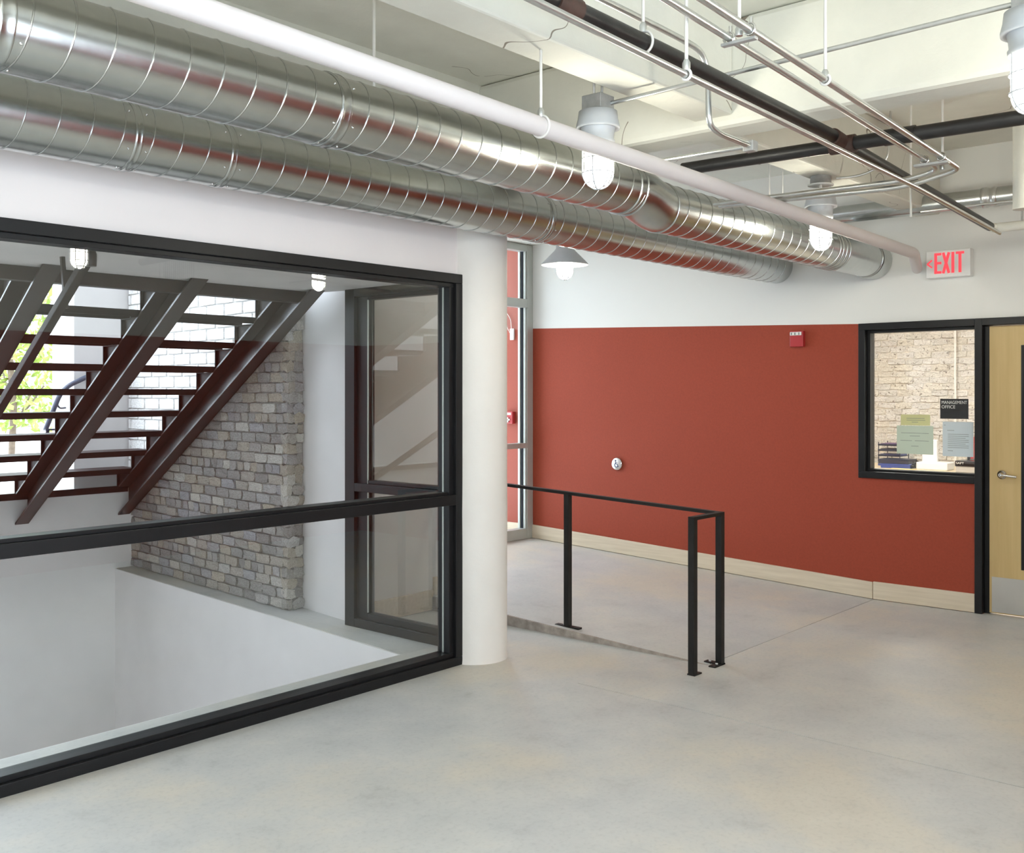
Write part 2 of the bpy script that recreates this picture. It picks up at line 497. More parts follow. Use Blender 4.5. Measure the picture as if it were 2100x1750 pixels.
# ------------------------------------------------------------------ floors
fl = thing('floor', (2, 2, 0), 'grey concrete floor of the lobby with saw-cut joints', 'floor', kind='structure')
MB().prism([(-3.5, -0.65), (4.525, -0.65), (4.525, 3.45), (4.5318, 3.45), (4.5318, 4.65), (-3.5, 4.65)], -0.15, 0).build('slab', 'floor', fl)
MB().prism([(4.532, -0.65), (XB + 0.1, -0.65), (XB + 0.1, 3.10), (5.33, 3.10), (5.33, 4.65), (4.532, 4.65)], -0.15, 0).build('slab', 'floor', fl)
MB().prism([(4.31, 4.651), (5.33, 4.651), (5.33, 9.0), (4.71, 9.0)], -0.15, 0).build('slab', 'floor', fl)
MB().box(-3.5, XB + 0.1, -0.65, 4.6, -0.2, -0.155).build('sub_base', 'mortar', fl)
rz = lambda p: 0.155 * max(0.0, min(1.0, (p[1] - 3.106) / (6.57 - 3.106)))
rmp = MB()
for (ya, yb) in ((3.106, 6.57), (6.57, 7.45)):
    rmp.prism([(5.345, ya), (XB + 0.1, ya), (XB + 0.1, yb), (5.345, yb)], -0.15, rz)
struct('floor_ramp', rmp, 'floor', 'gently rising concrete ramp behind the black railing', 'ramp')
kb = MB().prism([(5.328, 3.106), (5.345, 3.106), (5.345, 6.5), (5.328, 6.5)], -0.05, lambda p: rz(p) - 0.001)
struct('trim_1', kb, 'kerb', 'rough brownish concrete edge along the side of the ramp', 'kerb')

# ------------------------------------------------------------------ lobby walls
wl = MB()
wl.box(-3.5, -0.62, 4.24, 4.40, 0, ZC)
wl.box(-0.62, 4.395, 4.24, 4.40, 2.32, ZC)
wl.box(4.395, 4.62, 4.26, 4.40, 0, ZC)
wl.box(-1.2, 4.95, 4.30, 4.42, ZC + 0.18, 5.6)
struct('wall_left', wl, 'white', 'white wall above the black-framed stairwell window', 'wall')
struct('trim_2', MB().box(-3.5, 4.45, 4.08, 4.239, 2.86, ZC), 'ceil', 'painted concrete edge beam high above the ducts', 'beam')

wr = MB()
W0, W1 = 2.256, 3.222     # office window and door opening along Y
wr.box(XB, XB + 0.14, 3.215, 7.45, 0, ZC)
wr.box(XB, XB + 0.14, 2.30, 3.215, 0, 0.96)
wr.box(XB, XB + 0.14, 1.30, 3.215, 2.14, ZC)
wr.box(XB, XB + 0.14, -0.65, 1.30, 0, ZC)
o = wr.build('wall_right', 'red_wall'); setp(o, 'long wall painted brick red below and white above', 'wall', kind='structure')
# beyond the glazed screen the same wall is red to the ceiling
struct('wall_vestibule', MB().box(XB - 0.004, XB - 0.0005, 6.66, 7.45, 0.16, ZC), 'red_all', 'full-height red wall seen through the narrow aluminium-framed glass', 'wall')
wf = MB().box(2.9, XB + 0.14, -0.80, -0.65, 0, ZC).box(-3.5, 2.9, -0.80, -0.65, 0, 0.7).box(-3.5, 2.9, -0.80, -0.65, 2.95, ZC).box(-3.5, -3.3, -0.80, -0.65, 0.7, 2.95)
o = wf.build('wall_front', 'red_flat')
setp(o, 'red and white lobby wall behind the photographer', 'wall', kind='structure')
struct('wall_back', MB().box(-3.65, -3.5, -0.8, 4.4, 0, ZC), 'white', 'white end wall of the lobby out of view on the left', 'wall')

w5 = thing('fill_window', (-0.2, -0.72, 0.7), 'wide unseen window added behind the photographer for daylight fill', 'window', kind='structure')  # unseen window, added to fill the lobby with daylight
for (x0, x1, z0, z1, nm) in ((-3.3, 2.9, 0.70, 0.76, 'frame_sill'), (-3.3, 2.9, 2.89, 2.95, 'frame_head'), (-3.3, -3.24, 0.76, 2.89, 'jamb'), (2.84, 2.9, 0.76, 2.89, 'jamb'), (-1.25, -1.19, 0.76, 2.89, 'mullion'), (0.8, 0.86, 0.76, 2.89, 'mullion')):
    MB().box(x0, x1, -0.77, -0.68, z0, z1).build(nm, 'black', w5)
for (x0, x1) in ((-3.24, -1.25), (-1.19, 0.8), (0.86, 2.84)):
    MB().box(x0, x1, -0.73, -0.722, 0.76, 2.89).build('pane', 'glass', w5)

# column
cmb = MB().lathe((4.574, 4.28, 0), [(0.203, 0), (0.2, 0.03), (0.2, 0.7), (0.202, 0.9), (0.2, 1.1), (0.2, 2.9)], 48)
struct('column', cmb, 'column', 'round white-painted concrete column at the end of the window', 'column')

# ------------------------------------------------------------------ ceiling
ce = MB()
ce.box(-3.65, XB + 0.14, -0.8, 4.42, ZC, ZC + 0.18)
ce.box(4.62, XB + 0.14, 4.42, 7.45, ZC, ZC + 0.18)
struct('ceiling', ce, 'ceil', 'cream-painted concrete ceiling slab between the beams', 'ceiling')
struct('trim_3', MB().box(-3.5, 4.40, 2.42, 2.63, 2.95, ZC), 'ceil', 'painted concrete beam above the white pipe, nearer bay', 'beam', bevel=0.012)
struct('trim_4', MB().box(4.64, XB, 2.60, 2.79, 2.95, ZC), 'ceil', 'painted concrete beam carrying the farther jar lamp, by the exit sign', 'beam', bevel=0.012)
struct('trim_5', MB().box(4.40, 4.64, -0.65, 4.42, 2.90, ZC), 'ceil', 'deep painted concrete girder crossing the ceiling to the round column', 'girder', bevel=0.03)
struct('trim_6', MB().box(5.55, XB, 6.30, 6.66, 3.09, ZC), 'ceil', 'painted concrete lintel above the aluminium-framed glass screen', 'lintel', bevel=0.01)
struct('trim_7', MB().box(4.64, XB, 0.0, 0.2, 2.95, ZC), 'ceil', 'painted concrete beam near the right edge of the ceiling', 'beam', bevel=0.012)

# ------------------------------------------------------------------ stairwell shell
K = 0.0918                                        # skew of the old brick wall
bx = lambda y: 4.605 + K * (y - 6.23)             # brick face
ex = lambda y: 4.31 + K * (y - 4.65)              # edge of the floor opening
struct('wall_pit_right', MB().prism([(ex(4.65) + 0.002, 4.66), (4.95, 4.66), (4.95, 8.9), (ex(8.9) + 0.002, 8.9)], -3.0, -0.151).prism([(ex(4.65) - 0.012, 4.651), (ex(4.65) - 0.001, 4.651), (ex(8.9) - 0.001, 8.9), (ex(8.9) - 0.012, 8.9)], -3.0, -0.002), 'plaster', 'white plaster side of the stair pit below the brick wall', 'wall')
struct('wall_pit_near', MB().box(-1.2, 4.31, 4.50, 4.649, -3.0, -0.156).box(-1.2, 4.297, 4.651, 4.662, -3.0, -0.002), 'plaster', 'white plaster side of the stair pit below the window', 'wall')
struct('wall_pit_far', MB().box(-1.2, 4.90, 8.90, 9.15, -3.0, 0.735), 'plaster', 'white plaster wall under the stair landing', 'wall')
struct('wall_pit_left', MB().box(-1.35, -1.2, 4.42, 9.4, -3.0, 5.6), 'plaster', 'plaster wall at the far left of the stairwell', 'wall')
struct('floor_pit', MB().box(-1.2, 4.9, 4.6, 9.0, -3.1, -3.0), 'floor', 'concrete floor at the bottom of the stair pit', 'floor')
struct('ceiling_stair', MB().prism([(-1.2, 4.42), (4.68, 4.42), (4.68, 5.42), (4.60, 5.85), (-1.2, 5.85)], 2.33, 2.52), 'plaster', 'grey-white soffit of the upper stair landing', 'ceiling')
struct('ceiling_upper', MB().box(-1.35, 5.3, 4.3, 5.9, 5.6, 5.75).box(-1.35, 5.3, 9.1, 9.5, 5.6, 5.75).box(-1.35, -0.9, 5.9, 9.1, 5.6, 5.75).box(4.75, 5.3, 5.9, 9.1, 5.6, 5.75), 'plaster', 'upper stairwell ceiling with an unseen roof opening added for top light', 'ceiling')  # roof opening is unseen, added to bring top light down the stairwell
struct('wall_pier', MB().box(4.34, 5.1, 8.975, 9.40, 0.735, 5.6), 'grey_plaster', 'smooth grey pier beside the stair landing, half hidden by treads', 'pier')
struct('wall_facade', MB().box(-1.2, 1.3, 9.15, 9.40, 0.735, 5.6).box(1.3, 4.34, 9.15, 9.40, 5.3, 5.6), 'plaster', 'outer wall around the big stair opening', 'wall')
struct('floor_landing', MB().box(-1.2, 4.34, 8.91, 9.40, 0.735, 0.752), 'floor', 'concrete landing at the foot of the steel stair', 'floor')
struct('wall_stub', MB().prism([(4.672, 5.542), (4.70, 5.43), (5.55, 5.43), (5.55, 6.62), (4.80, 6.62), (4.757, 6.205)], 0, ZC), 'plaster', 'short white wall between brick pier and side window', 'wall')
struct('wall_stair_upper', MB().box(4.68, 5.25, 4.42, 6.2, ZC + 0.18, 5.6), 'plaster', 'upper wall of the stairwell above the lobby ceiling', 'wall')

# brick wall beside the stair: backing plus single bricks
bw = thing('wall_brick', (4.75, 7.5, 0), 'weathered old brick wall rising along the steel stair', 'brick wall', kind='structure')
MB().prism([(bx(6.205) + 0.022, 6.215), (4.756, 6.215), (4.80, 6.622), (5.3, 6.622), (5.3, 8.97), (bx(8.97) + 0.022, 8.97)], 0, 5.6).build('mortar', 'mortar', bw)
MB().extrude([(bx(8.96) + 0.009, 8.96, 0.72), (bx(6.26) + 0.009, 6.26, 2.26), (bx(6.26) + 0.009, 6.26, 3.7), (bx(8.96) + 0.009, 8.96, 3.7)], (0.012, 0, 0)).build('pale_mortar', 'mortar_white', bw)
TH = -math.atan(K)
def brick_mesh(name, mat, seed, rough):
    rnd = random.Random(seed)
    bm = bmesh.new()
    bmesh.ops.create_cube(bm, size=1.0)
    bmesh.ops.subdivide_edges(bm, edges=bm.edges[:], cuts=1, use_grid_fill=True)
    for v in bm.verts:
        on = sum(1 for q in v.co if abs(abs(q) - 0.5) < 1e-4)
        k = 0.93 if on == 3 else 0.975 if on == 2 else 1.0
        v.co.y *= k; v.co.z *= k
        v.co += Vector((rnd.uniform(-1, 1) * rough * 0.6, rnd.uniform(-1, 1) * rough * 0.35, rnd.uniform(-1, 1) * rough * 0.7))
    me = bpy.data.meshes.new(name)
    bm.to_mesh(me); bm.free()
    me.materials.append(M[mat])
    return me
def place_brick(me, parent, x, y, z, depth, length, height, rot, name='brick'):
    o = bpy.data.objects.new(name, me)
    o.parent = parent
    rt = parent.location
    o.location = (x - rt[0], y - rt[1], z - rt[2])
    o.rotation_euler = (random.uniform(-0.008, 0.008), 0, rot + random.uniform(-0.006, 0.006))
    o.scale = (depth, length, height)
    col.objects.link(o)
    return o
old = [brick_mesh('old_brick', 'brick', i, 0.09) for i in range(6)]
rough_b = [brick_mesh('broken_brick', 'brick', 20 + i, 0.22) for i in range(5)]
whi = [brick_mesh('white_brick', 'brick_white', 40 + i, 0.012) for i in range(3)]
stair_top = lambda y: 0.75 + 0.57 * (8.9 - y)      # upper edge of the stringer against the wall
CH = 0.0765
nrow = 0
z = 0.012
while z < 2.42:
    y = 6.245 + (0.0 if nrow % 2 else -0.0)
    first = True
    while y < 8.93:
        ln = random.uniform(0.185, 0.225) if nrow % 5 != 3 else random.uniform(0.095, 0.115)
        if first and nrow % 2: ln *= 0.55
        first = False
        y1 = min(y + ln, 8.955)
        yc = (y + y1) / 2
        if y1 - y > 0.03 and z < stair_top(yc) - 0.02:
            pr = random.uniform(-0.006, 0.006)
            place_brick(random.choice(old), bw, bx(yc) + 0.05 - pr, yc, z + 0.033, 0.10, (y1 - y) - 0.008, 0.068 + random.uniform(-0.004, 0.004), TH)
        y = y1
    # broken pier end
    if z < 2.3:
        wa = random.uniform(0.045, 0.10)
        place_brick(random.choice(rough_b), bw, 4.603 + wa / 2 + random.uniform(-0.004, 0.006), 6.235 + random.uniform(-0.014, 0.008), z + 0.035, wa, 0.085, 0.076, TH)
        place_brick(random.choice(rough_b), bw, 4.607 + wa + (0.145 - wa) / 2, 6.24 + random.uniform(-0.010, 0.012), z + 0.035 + random.uniform(-0.006, 0.006), 0.148 - wa, 0.085, 0.074, TH)
    z += CH; nrow += 1
z = 0.70; nrow = 0  # bricks above the stringer line get the white colour
while z < 4.0:
    y = 6.25 - (0.15 if nrow % 2 else 0.0)
    while y < 8.95:
        y0c, y1 = max(y, 6.25), min(y + 0.295, 8.96)
        yc = (y0c + y1) / 2
        if y1 - y0c > 0.04 and z + 0.09 > stair_top(yc) + 0.02 and (z < 3.6):
            place_brick(random.choice(whi), bw, bx(yc) + 0.045, yc, z + 0.046, 0.10, (y1 - y0c) - 0.008, 0.088, TH, 'upper_brick')
        y += 0.295
    z += 0.096; nrow += 1

# ------------------------------------------------------------------ black-framed stairwell window
w1 = thing('window_1', (1.9, 4.30, 0), 'large black-framed interior window onto the steel staircase', 'window', kind='structure')
XL, XR = -0.62, 4.392
def rail_x(name, z0, z1, zs0, zs1, x0, x1, par):
    f = MB().box(x0, x1, 4.205, 4.345, z0, z1).build(name, 'black', par, 0.003)
    g = MB().box(x0 + 0.05, x1 - 0.05, 4.228, 4.325, zs0, zs1).build('glazing_stop', 'black', f, 0.002)
    return f
rail_x('frame_head', 2.262, 2.317, 2.238, 2.262, XL, XR, w1)
rail_x('frame_sill', 0.0, 0.052, 0.052, 0.078, XL, XR, w1)
tr_ = rail_x('transom', 0.952, 1.012, 1.012, 1.030, XL + 0.05, XR - 0.055, w1)
for (x0, x1, s0, s1) in ((4.336, XR, 4.300, 4.336), (XL, XL + 0.055, XL + 0.055, XL + 0.09)):
    j = MB().box(x0, x1, 4.205, 4.345, 0.052, 2.262).build('jamb', 'black', w1, 0.003)
    MB().box(s0, s1, 4.228, 4.325, 0.078, 2.238).build('glazing_stop', 'black', j, 0.002)
    MB().box(s0 - 0.003 if s0 > 3 else s1, s0 if s0 > 3 else s1 + 0.003, 4.272, 4.284, 0.078, 2.238).build('bead', 'alu', j)
MB().box(XL + 0.08, 4.305, 4.272, 4.282, 1.028, 2.24).build('pane', 'glass', w1)
MB().box(XL + 0.08, 4.305, 4.272, 4.282, 0.076, 0.953).build('pane', 'glass', w1)

# side window running back from the column
w2 = thing('window_2', (4.65, 5.0, 0), 'narrow black-framed side window running back from the column', 'window', kind='structure')
def sidebox(name, y0, y1, z0, z1, par, x0=4.60, x1=4.70, mat='black'):
    return MB().box(x0, x1, y0, y1, z0, z1).build(name, mat, par, 0.003)
j = sidebox('jamb', 5.44, 5.54, 0, 2.33, w2)
sidebox('glazing_stop', 5.33, 5.44, 0.06, 2.27, j, 4.625, 4.69)
sidebox('bead', 5.325, 5.33, 0.11, 2.25, j, 4.622, 4.635, 'alu')
sidebox('jamb', 4.48, 4.55, 0, 2.33, w2)
h_ = sidebox('frame_head', 4.55, 5.44, 2.275, 2.33, w2); sidebox('glazing_stop', 4.55, 5.33, 2.25, 2.275, h_, 4.625, 4.69)
h_ = sidebox('frame_sill', 4.55, 5.44, 0.0, 0.06, w2); sidebox('glazing_stop', 4.55, 5.33, 0.06, 0.105, h_, 4.625, 4.69)
h_ = sidebox('transom', 4.55, 5.44, 0.935, 0.992, w2); sidebox('glazing_stop', 4.55, 5.33, 0.992, 1.015, h_, 4.625, 4.69)
MB().box(4.648, 4.656, 4.54, 5.34, 0.10, 0.937).build('pane', 'glass', w2)
MB().box(4.648, 4.656, 4.54, 5.34, 1.013, 2.26).build('pane', 'glass', w2)

# aluminium glazed screen at the top of the ramp
w3 = thing('window_3', (6.6, 6.61, 0.155), 'grey aluminium glazed screen at the top of the ramp', 'window', kind='structure')
def alubox(name, x0, x1, z0, z1, y0=6.57, y1=6.66, mat='alu', par=None):
    return MB().box(x0, x1, y0, y1, z0, z1).build(name, mat, par or w3, 0.002)
jb = alubox('jamb', 7.79, XB - 0.001, 0.157, 3.085)
alubox('glazing_stop', 7.772, 7.79, 0.26, 3.02, 6.58, 6.61, par=jb)
alubox('gasket', 7.764, 7.79, 0.26, 3.02, 6.611, 6.632, 'gasket', jb)
alubox('inner_stop', 7.75, 7.79, 0.26, 3.02, 6.633, 6.66, par=jb)
for (z0, z1, nm) in ((0.157, 0.26, 'frame_sill'), (1.06, 1.11, 'rail'), (2.46, 2.545, 'transom'), (3.02, 3.085, 'frame_head')):
    alubox(nm, 5.56, 7.79, z0, z1)
alubox('jamb', 5.56, 5.63, 0.26, 3.02)
alubox('mullion', 6.42, 6.49, 0.26, 3.02)
for (z0, z1) in ((0.255, 1.065), (1.105, 2.465), (2.54, 3.025)):
    for (x0, x1) in ((5.62, 6.43), (6.48, 7.77)):
        MB().box(x0, x1, 6.622, 6.63, z0, z1).build('pane', 'glass', w3)

# baseboards
bb = MB().prism([(XB - 0.018, 3.11), (XB, 3.11), (XB, 6.569), (XB - 0.018, 6.569)], lambda p: rz(p) + 0.004, lambda p: rz(p) + 0.135)
struct('baseboard_right', bb, 'maple', 'pale maple baseboard climbing the ramp along the red wall', 'baseboard', bevel=0.003)
bb = MB().box(XB - 0.018, XB, 2.352, 3.105, 0.004, 0.14)
struct('baseboard_window', bb, 'maple', 'pale maple baseboard under the office window', 'baseboard', bevel=0.003)
struct('baseboard_vestibule', MB().box(XB - 0.022, XB - 0.005, 6.67, 7.45, 0.16, 0.29), 'maple', 'pale baseboard on the red wall beyond the glass screen', 'baseboard')
struct('baseboard_stub', MB().box(4.73, 5.34, 5.412, 5.43, 0.004, 0.15).box(5.346, 5.568, 5.412, 5.43, rz((0, 5.42)) + 0.004, rz((0, 5.42)) + 0.14), 'maple', 'maple baseboard seen through the narrow side window', 'baseboard', bevel=0.003)

# ------------------------------------------------------------------ office window and door (one black steel frame)
w4 = thing('window_4', (XB, 2.8, 0.95), 'black-framed management office window in the red wall', 'window', kind='structure')
FX0, FX1 = XB - 0.02, XB + 0.16
def fbox(name, y0, y1, z0, z1, par, x0=FX0, x1=FX1, mat='black', bev=0.003):
    return MB().box(x0, x1, y0, y1, z0, z1).build(name, mat, par, bev)
f = fbox('frame_head', 2.352, 3.222, 2.105, 2.157, w4); fbox('glazing_stop', 2.352, 3.17, 2.082, 2.105, f, XB + 0.03, XB + 0.12)
f = fbox('frame_sill', 2.352, 3.222, 0.945, 0.997, w4); fbox('glazing_stop', 2.352, 3.17, 0.997, 1.016, f, XB + 0.03, XB + 0.12)
f = fbox('jamb', 3.170, 3.222, 0.997, 2.105, w4); fbox('glazing_stop', 3.145, 3.170, 1.016, 2.082, f, XB + 0.03, XB + 0.12)
MB().box(XB + 0.066, XB + 0.073, 2.345, 3.15, 1.012, 2.086).build('pane', 'glass', w4)

d1 = thing('door_1', (XB, 1.8, 0), 'blond wood office door with lever handle and steel kick plate', 'door', kind='structure')
f = fbox('door_jamb', 2.300, 2.352, 0, 2.157, d1)
fbox('door_stop', 2.262, 2.300, 0.0, 2.10, f, XB + 0.04, XB + 0.14)
fbox('door_head', 1.27, 2.300, 2.105, 2.157, d1)
fbox('door_jamb', 1.27, 1.322, 0, 2.105, d1)
leaf = MB().box(XB + 0.028, XB + 0.07, 1.33, 2.262, 0.012, 2.098).build('door_leaf', 'birch', d1, 0.002)
lt = MB().box(XB + 0.018, XB + 0.03, 1.86, 2.046, 0.345, 1.955).build('vision_frame', 'black', leaf, 0.002)
MB().box(XB + 0.012, XB + 0.019, 1.88, 2.026, 0.365, 1.935).build('vision_pane', 'glass_dark', leaf)
kp = MB().box(XB + 0.0255, XB + 0.028, 1.36, 2.245, 0.02, 0.275).build('kick_plate', 'stainless', leaf)
kp['label'] = 'brushed stainless steel kick plate'
hd = MB().lathe((XB + 0.028, 2.175, 1.02), [(0.030, 0.0), (0.033, -0.006), (0.030, -0.012), (0.016, -0.016), (0.013, -0.05)], 28, 'X').build('rosette', 'chrome', leaf)
MB().sweep([(XB - 0.018, 2.175, 1.02), (XB - 0.028, 2.165, 1.02), (XB - 0.030, 2.12, 1.018), (XB - 0.026, 2.065, 1.012)], 0.0095, 12, 0.02).build('lever', 'chrome', leaf)

# ------------------------------------------------------------------ steel staircase
RISE, RUN = 0.178, 0.312
st = thing('steel_staircase', (bx(8.9) - 0.022, 8.9, 0.0), 'dark brown open-riser steel staircase behind the big window', 'staircase')
st['local'] = 1
def sk(mb):
    """the flight follows the slightly skewed brick wall while its treads stay square to the building"""
    mb.v = [(x + K * y, y, z) for (x, y, z) in mb.v]
    return mb
SL = RISE / RUN
low = lambda y: 0.485 - SL * y             # underside of stringer in stair coordinates (y runs negative upstairs)
DV = 0.262                                 # stringer depth measured plumb
ZS = 2.329                                 # soffit the stringers die into
YT = -3.06
for xr in (0.0, -0.925, -1.85):
    s = MB()
    t = 0.010
    ys = -(ZS - 0.485) / SL
    s.extrude([(xr - t, -0.004, low(-0.004)), (xr - t, ys, ZS), (xr - t, YT, ZS), (xr - t, YT, low(YT) + DV), (xr - t, -0.004, low(-0.004) + DV)], (t, 0, 0))
    fw = 0.115
    s.extrude([(xr - fw, -0.004, low(-0.004)), (xr - fw, ys, ZS), (xr - fw, ys + 0.016 / SL, ZS), (xr - fw, -0.004, low(-0.004) + 0.016)], (fw, 0, 0))
    s.extrude([(xr - fw, -0.004, low(-0.004) + DV - 0.016), (xr - fw, YT, low(YT) + DV - 0.016), (xr - fw, YT, low(YT) + DV), (xr - fw, -0.004, low(-0.004) + DV)], (fw, 0, 0))
    so = sk(s).build('stringer', 'stair', st)
    so['label'] = {0.0: 'stringer against the brick wall', -0.925: 'middle stringer', -1.85: 'stringer at the picture edge'}[xr]
    for k in range(1, 10):
        zk = 0.752 + RISE * k - 0.045
        ya = -(zk - (0.485 + DV)) / SL
        yb = ya + RUN - 0.015
        br = MB()
        br.extrude([(xr - 0.075, ya, zk), (xr - 0.075, yb, zk), (xr - 0.075, yb, low(yb) + DV)], (0.012, 0, 0))
        br.box(xr - 0.10, xr - 0.03, yb - 0.008, yb, low(yb) + DV, zk)
        br.box(xr - 0.10, xr - 0.03, ya + 0.02, yb, zk - 0.006, zk)
        sk(br).build('tread_bracket', 'stair_dull', st)
for (xa, xb) in ((-0.925, -0.0), (-1.85, -0.925)):
    for k in range(1, 10):
        zk = 0.752 + RISE * k
        ya = -(zk - 0.045 - (0.485 + DV)) / SL - 0.02
        yb = ya + RUN + 0.005
        t = MB()
        t.box(xa - 0.03, xb - 0.035, ya, yb, zk - 0.010, zk)
        t.box(xa - 0.03, xb - 0.035, yb - 0.012, yb, zk - 0.047, zk - 0.010)
        t.box(xa - 0.03, xb - 0.035, ya, ya + 0.012, zk - 0.047, zk - 0.010)
        sk(t).build('tread', 'stair_dull', st)
MB().box(-5.0, -0.315, -3.045, -3.03, 2.25, 2.518).box(-5.0, -0.315, -3.03, -2.96, 2.25, 2.262).build('landing_beam', 'stair', st)
struct('trim_8', MB().box(-1.2, 4.80, 8.872, 8.899, 0.700, 0.757), 'stair_dull', 'dark steel edge of the stair landing', 'landing edge')

# sloping handrail bar in front of the treads
hb = thing('sloping_handrail', (2.44, 4.92, 2.0), 'slim dark sloping handrail bolted to the landing soffit', 'handrail')
dv = Vector((0.0826, 0.90, -0.515)).normalized()
p0 = Vector((2.44, 4.90, 2.28)); p1 = p0 + dv * 3.9
MB().bar(p0, p1, 0.045, 0.045).build('bar', 'stair_dull', hb, 0.004)
MB().lathe((2.44, 4.88, 2.24), [(0.03, 0), (0.032, 0.03), (0.032, 0.06), (0.022, 0.09)], 16).build('end_bracket', 'stair', hb)
MB().bar((2.52, 5.30, 2.06), (2.50, 5.30, 2.33), 0.02, 0.02, (0, 1, 0)).build('bracket', 'stair', hb)

# landing handrail seen between the treads
lh = MB().sweep([(4.62, 8.94, 1.84), (4.25, 8.90, 1.675), (4.165, 8.88, 1.60), (4.03, 8.86, 1.29)], 0.022, 12, 0.06)
ho = thing('landing_handrail', (4.1, 8.9, 0.75), 'blue-black tubular handrail by the stair landing, seen between treads', 'handrail')
lh.build('rail', 'blue_steel', ho)
MB().sweep([(4.15, 8.885, 1.56), (4.155, 8.9, 1.50), (4.19, 8.93, 1.475), (4.26, 8.972, 1.478)], 0.008, 8, 0.03).build('bracket', 'blue_steel', ho)
MB().box(4.02, 4.11, 8.83, 8.88, 1.285, 1.30).build('end_plate', 'blue_steel', ho)
MB().sweep([(4.05, 8.86, 1.30), (4.05, 8.92, 0.752)], 0.016, 10).build('post', 'blue_steel', ho)

# ------------------------------------------------------------------ ducts
def helix(x0, x1, y, z, r, pitch, ph=0.0, zs=None):
    pts = []
    n = int((x1 - x0) / pitch * 28)
    for i in range(n + 1):
        x = x0 + (x1 - x0) * i / n
        t = ph + 2 * math.pi * (x - x0) / pitch
        zz = z if zs is None else zs(x)
        pts.append((x, y + r * math.cos(t), zz - r * math.sin(t)))
    return pts
def duct_body(x0, x1, y, z, r):
    return MB().lathe((x0, y, z), [(r, 0), (r, (x1 - x0) * 0.25), (r, (x1 - x0) * 0.5), (r, (x1 - x0) * 0.75), (r, x1 - x0)], 64, 'X', cap=False)
def collar(par, x, y, z, r, w=0.05):
    c = MB().lathe((x, y, z), [(r + 0.0005, 0), (r + 0.006, 0.004), (r + 0.003, 0.010), (r + 0.003, w - 0.010), (r + 0.006, w - 0.004), (r + 0.0005, w)], 64, 'X', cap=False).build('joint_collar', 'duct', par)
    for t in (R(150), R(215), R(262)):
        for dx in (-0.02, w + 0.02):
            MB().lathe((x + dx, y + (r + 0.001) * math.cos(t), z + (r + 0.001) * math.sin(t)), [(0.001, -0.004), (0.0045, -0.002), (0.0045, 0.002), (0.001, 0.004)], 8).build('screw', 'chrome', c)
    return c
D1Y, D1Z, D1R = 3.10, 2.697, 0.136
D2Z = 2.640
du = thing('spiral_duct', (2.5, D1Y, D1Z - D1R), 'upper spiral-seam galvanised air duct running beside the white pipe', 'duct', 'round spiral air ducts')
duct_body(-3.49, 4.50, D1Y, D1Z, D1R).build('duct_run', 'duct', du)
MB().sweep(helix(-3.45, 4.48, D1Y, D1Z, D1R + 0.0005, 0.127), 0.0032, 6).build('spiral_seam', 'duct', du)
# short offset piece dropping to the far run
off = MB()
N = 64; rings = []
for i in range(9):
    t = i / 8; sstep = t * t * (3 - 2 * t)
    rings.append((4.50 + 0.30 * t, D1Z + (D2Z - D1Z) * sstep, D1R + 0.001 + 0.004 * math.sin(math.pi * t)))
vs_, fs_ = [], []
for (x, zz, rr_) in rings:
    for k in range(N):
        a = 2 * math.pi * k / N
        vs_.append((x, D1Y + rr_ * math.cos(a), zz + rr_ * math.sin(a)))
for i in range(8):
    for k in range(N):
        fs_.append((i * N + k, i * N + (k + 1) % N, (i + 1) * N + (k + 1) % N, (i + 1) * N + k))
off.add(vs_, fs_, True)
off.build('offset_piece', 'duct', du)
duct_body(4.80, XB - 0.002, D1Y, D2Z, D1R).build('duct_run', 'duct', du)
MB().sweep(helix(4.86, 7.0, D1Y, D2Z, D1R + 0.0005, 0.127, 1.0), 0.0032, 6).build('spiral_seam', 'duct', du)
for xx in (1.22, 2.45):
    collar(du, xx, D1Y, D1Z, D1R)
def ring(par, x, y, z, r, th=0.006):
    return MB().lathe((x, y, z), [(r - 0.004, -th), (r + 0.005, -th * 0.6), (r + 0.007, 0), (r + 0.005, th * 0.6), (r - 0.004, th)], 64, 'X', cap=False).build('joint_ring', 'duct', par)
for xx, zz in ((4.44, D1Z), (4.50, D1Z), (4.80, D2Z), (6.93, D2Z), (6.98, D2Z), (7.04, D2Z), (7.10, D2Z), (7.70, D2Z)):
    ring(du, xx, D1Y, zz, D1R)
MB().lathe((XB - 0.16, D1Y, D2Z), [(D1R + 0.004, 0), (D1R + 0.007, 0.01), (D1R + 0.007, 0.15)], 64, 'X', cap=False).build('wall_sleeve', 'duct', du)
D3Y, D3Z, D3R = 3.92, 2.664, 0.14
dl = thing('spiral_duct', (2.5, D3Y, D3Z - D3R), 'lower spiral-seam galvanised air duct against the white wall', 'duct', 'round spiral air ducts')
duct_body(-3.49, XB - 0.002, D3Y, D3Z, D3R).build('duct_run', 'duct', dl)
MB().sweep(helix(-3.45, XB - 0.05, D3Y, D3Z, D3R + 0.0005, 0.127, 2.0), 0.0030, 6).build('spiral_seam', 'duct', dl)
for xx in (2.08, 2.52, 4.72):
    collar(dl, xx, D3Y, D3Z, D3R, 0.035)

# plain duct along the red wall
pd = thing('plain_duct', (7.55, 2.6, 2.90), 'plain silver round duct running along the top of the red wall', 'duct')
MB().lathe((7.55, 1.2, 2.975), [(0.066, 0), (0.066, 1.0), (0.066, 2.25)], 40, 'Y').build('duct_run', 'duct', pd)
MB().lathe((7.55, 2.10, 2.975), [(0.066, 0), (0.072, 0.004), (0.072, 0.03), (0.067, 0.034), (0.067, 0.066), (0.072, 0.07), (0.072, 0.10), (0.066, 0.104)], 40, 'Y', cap=False).build('coupling', 'conduit', pd)

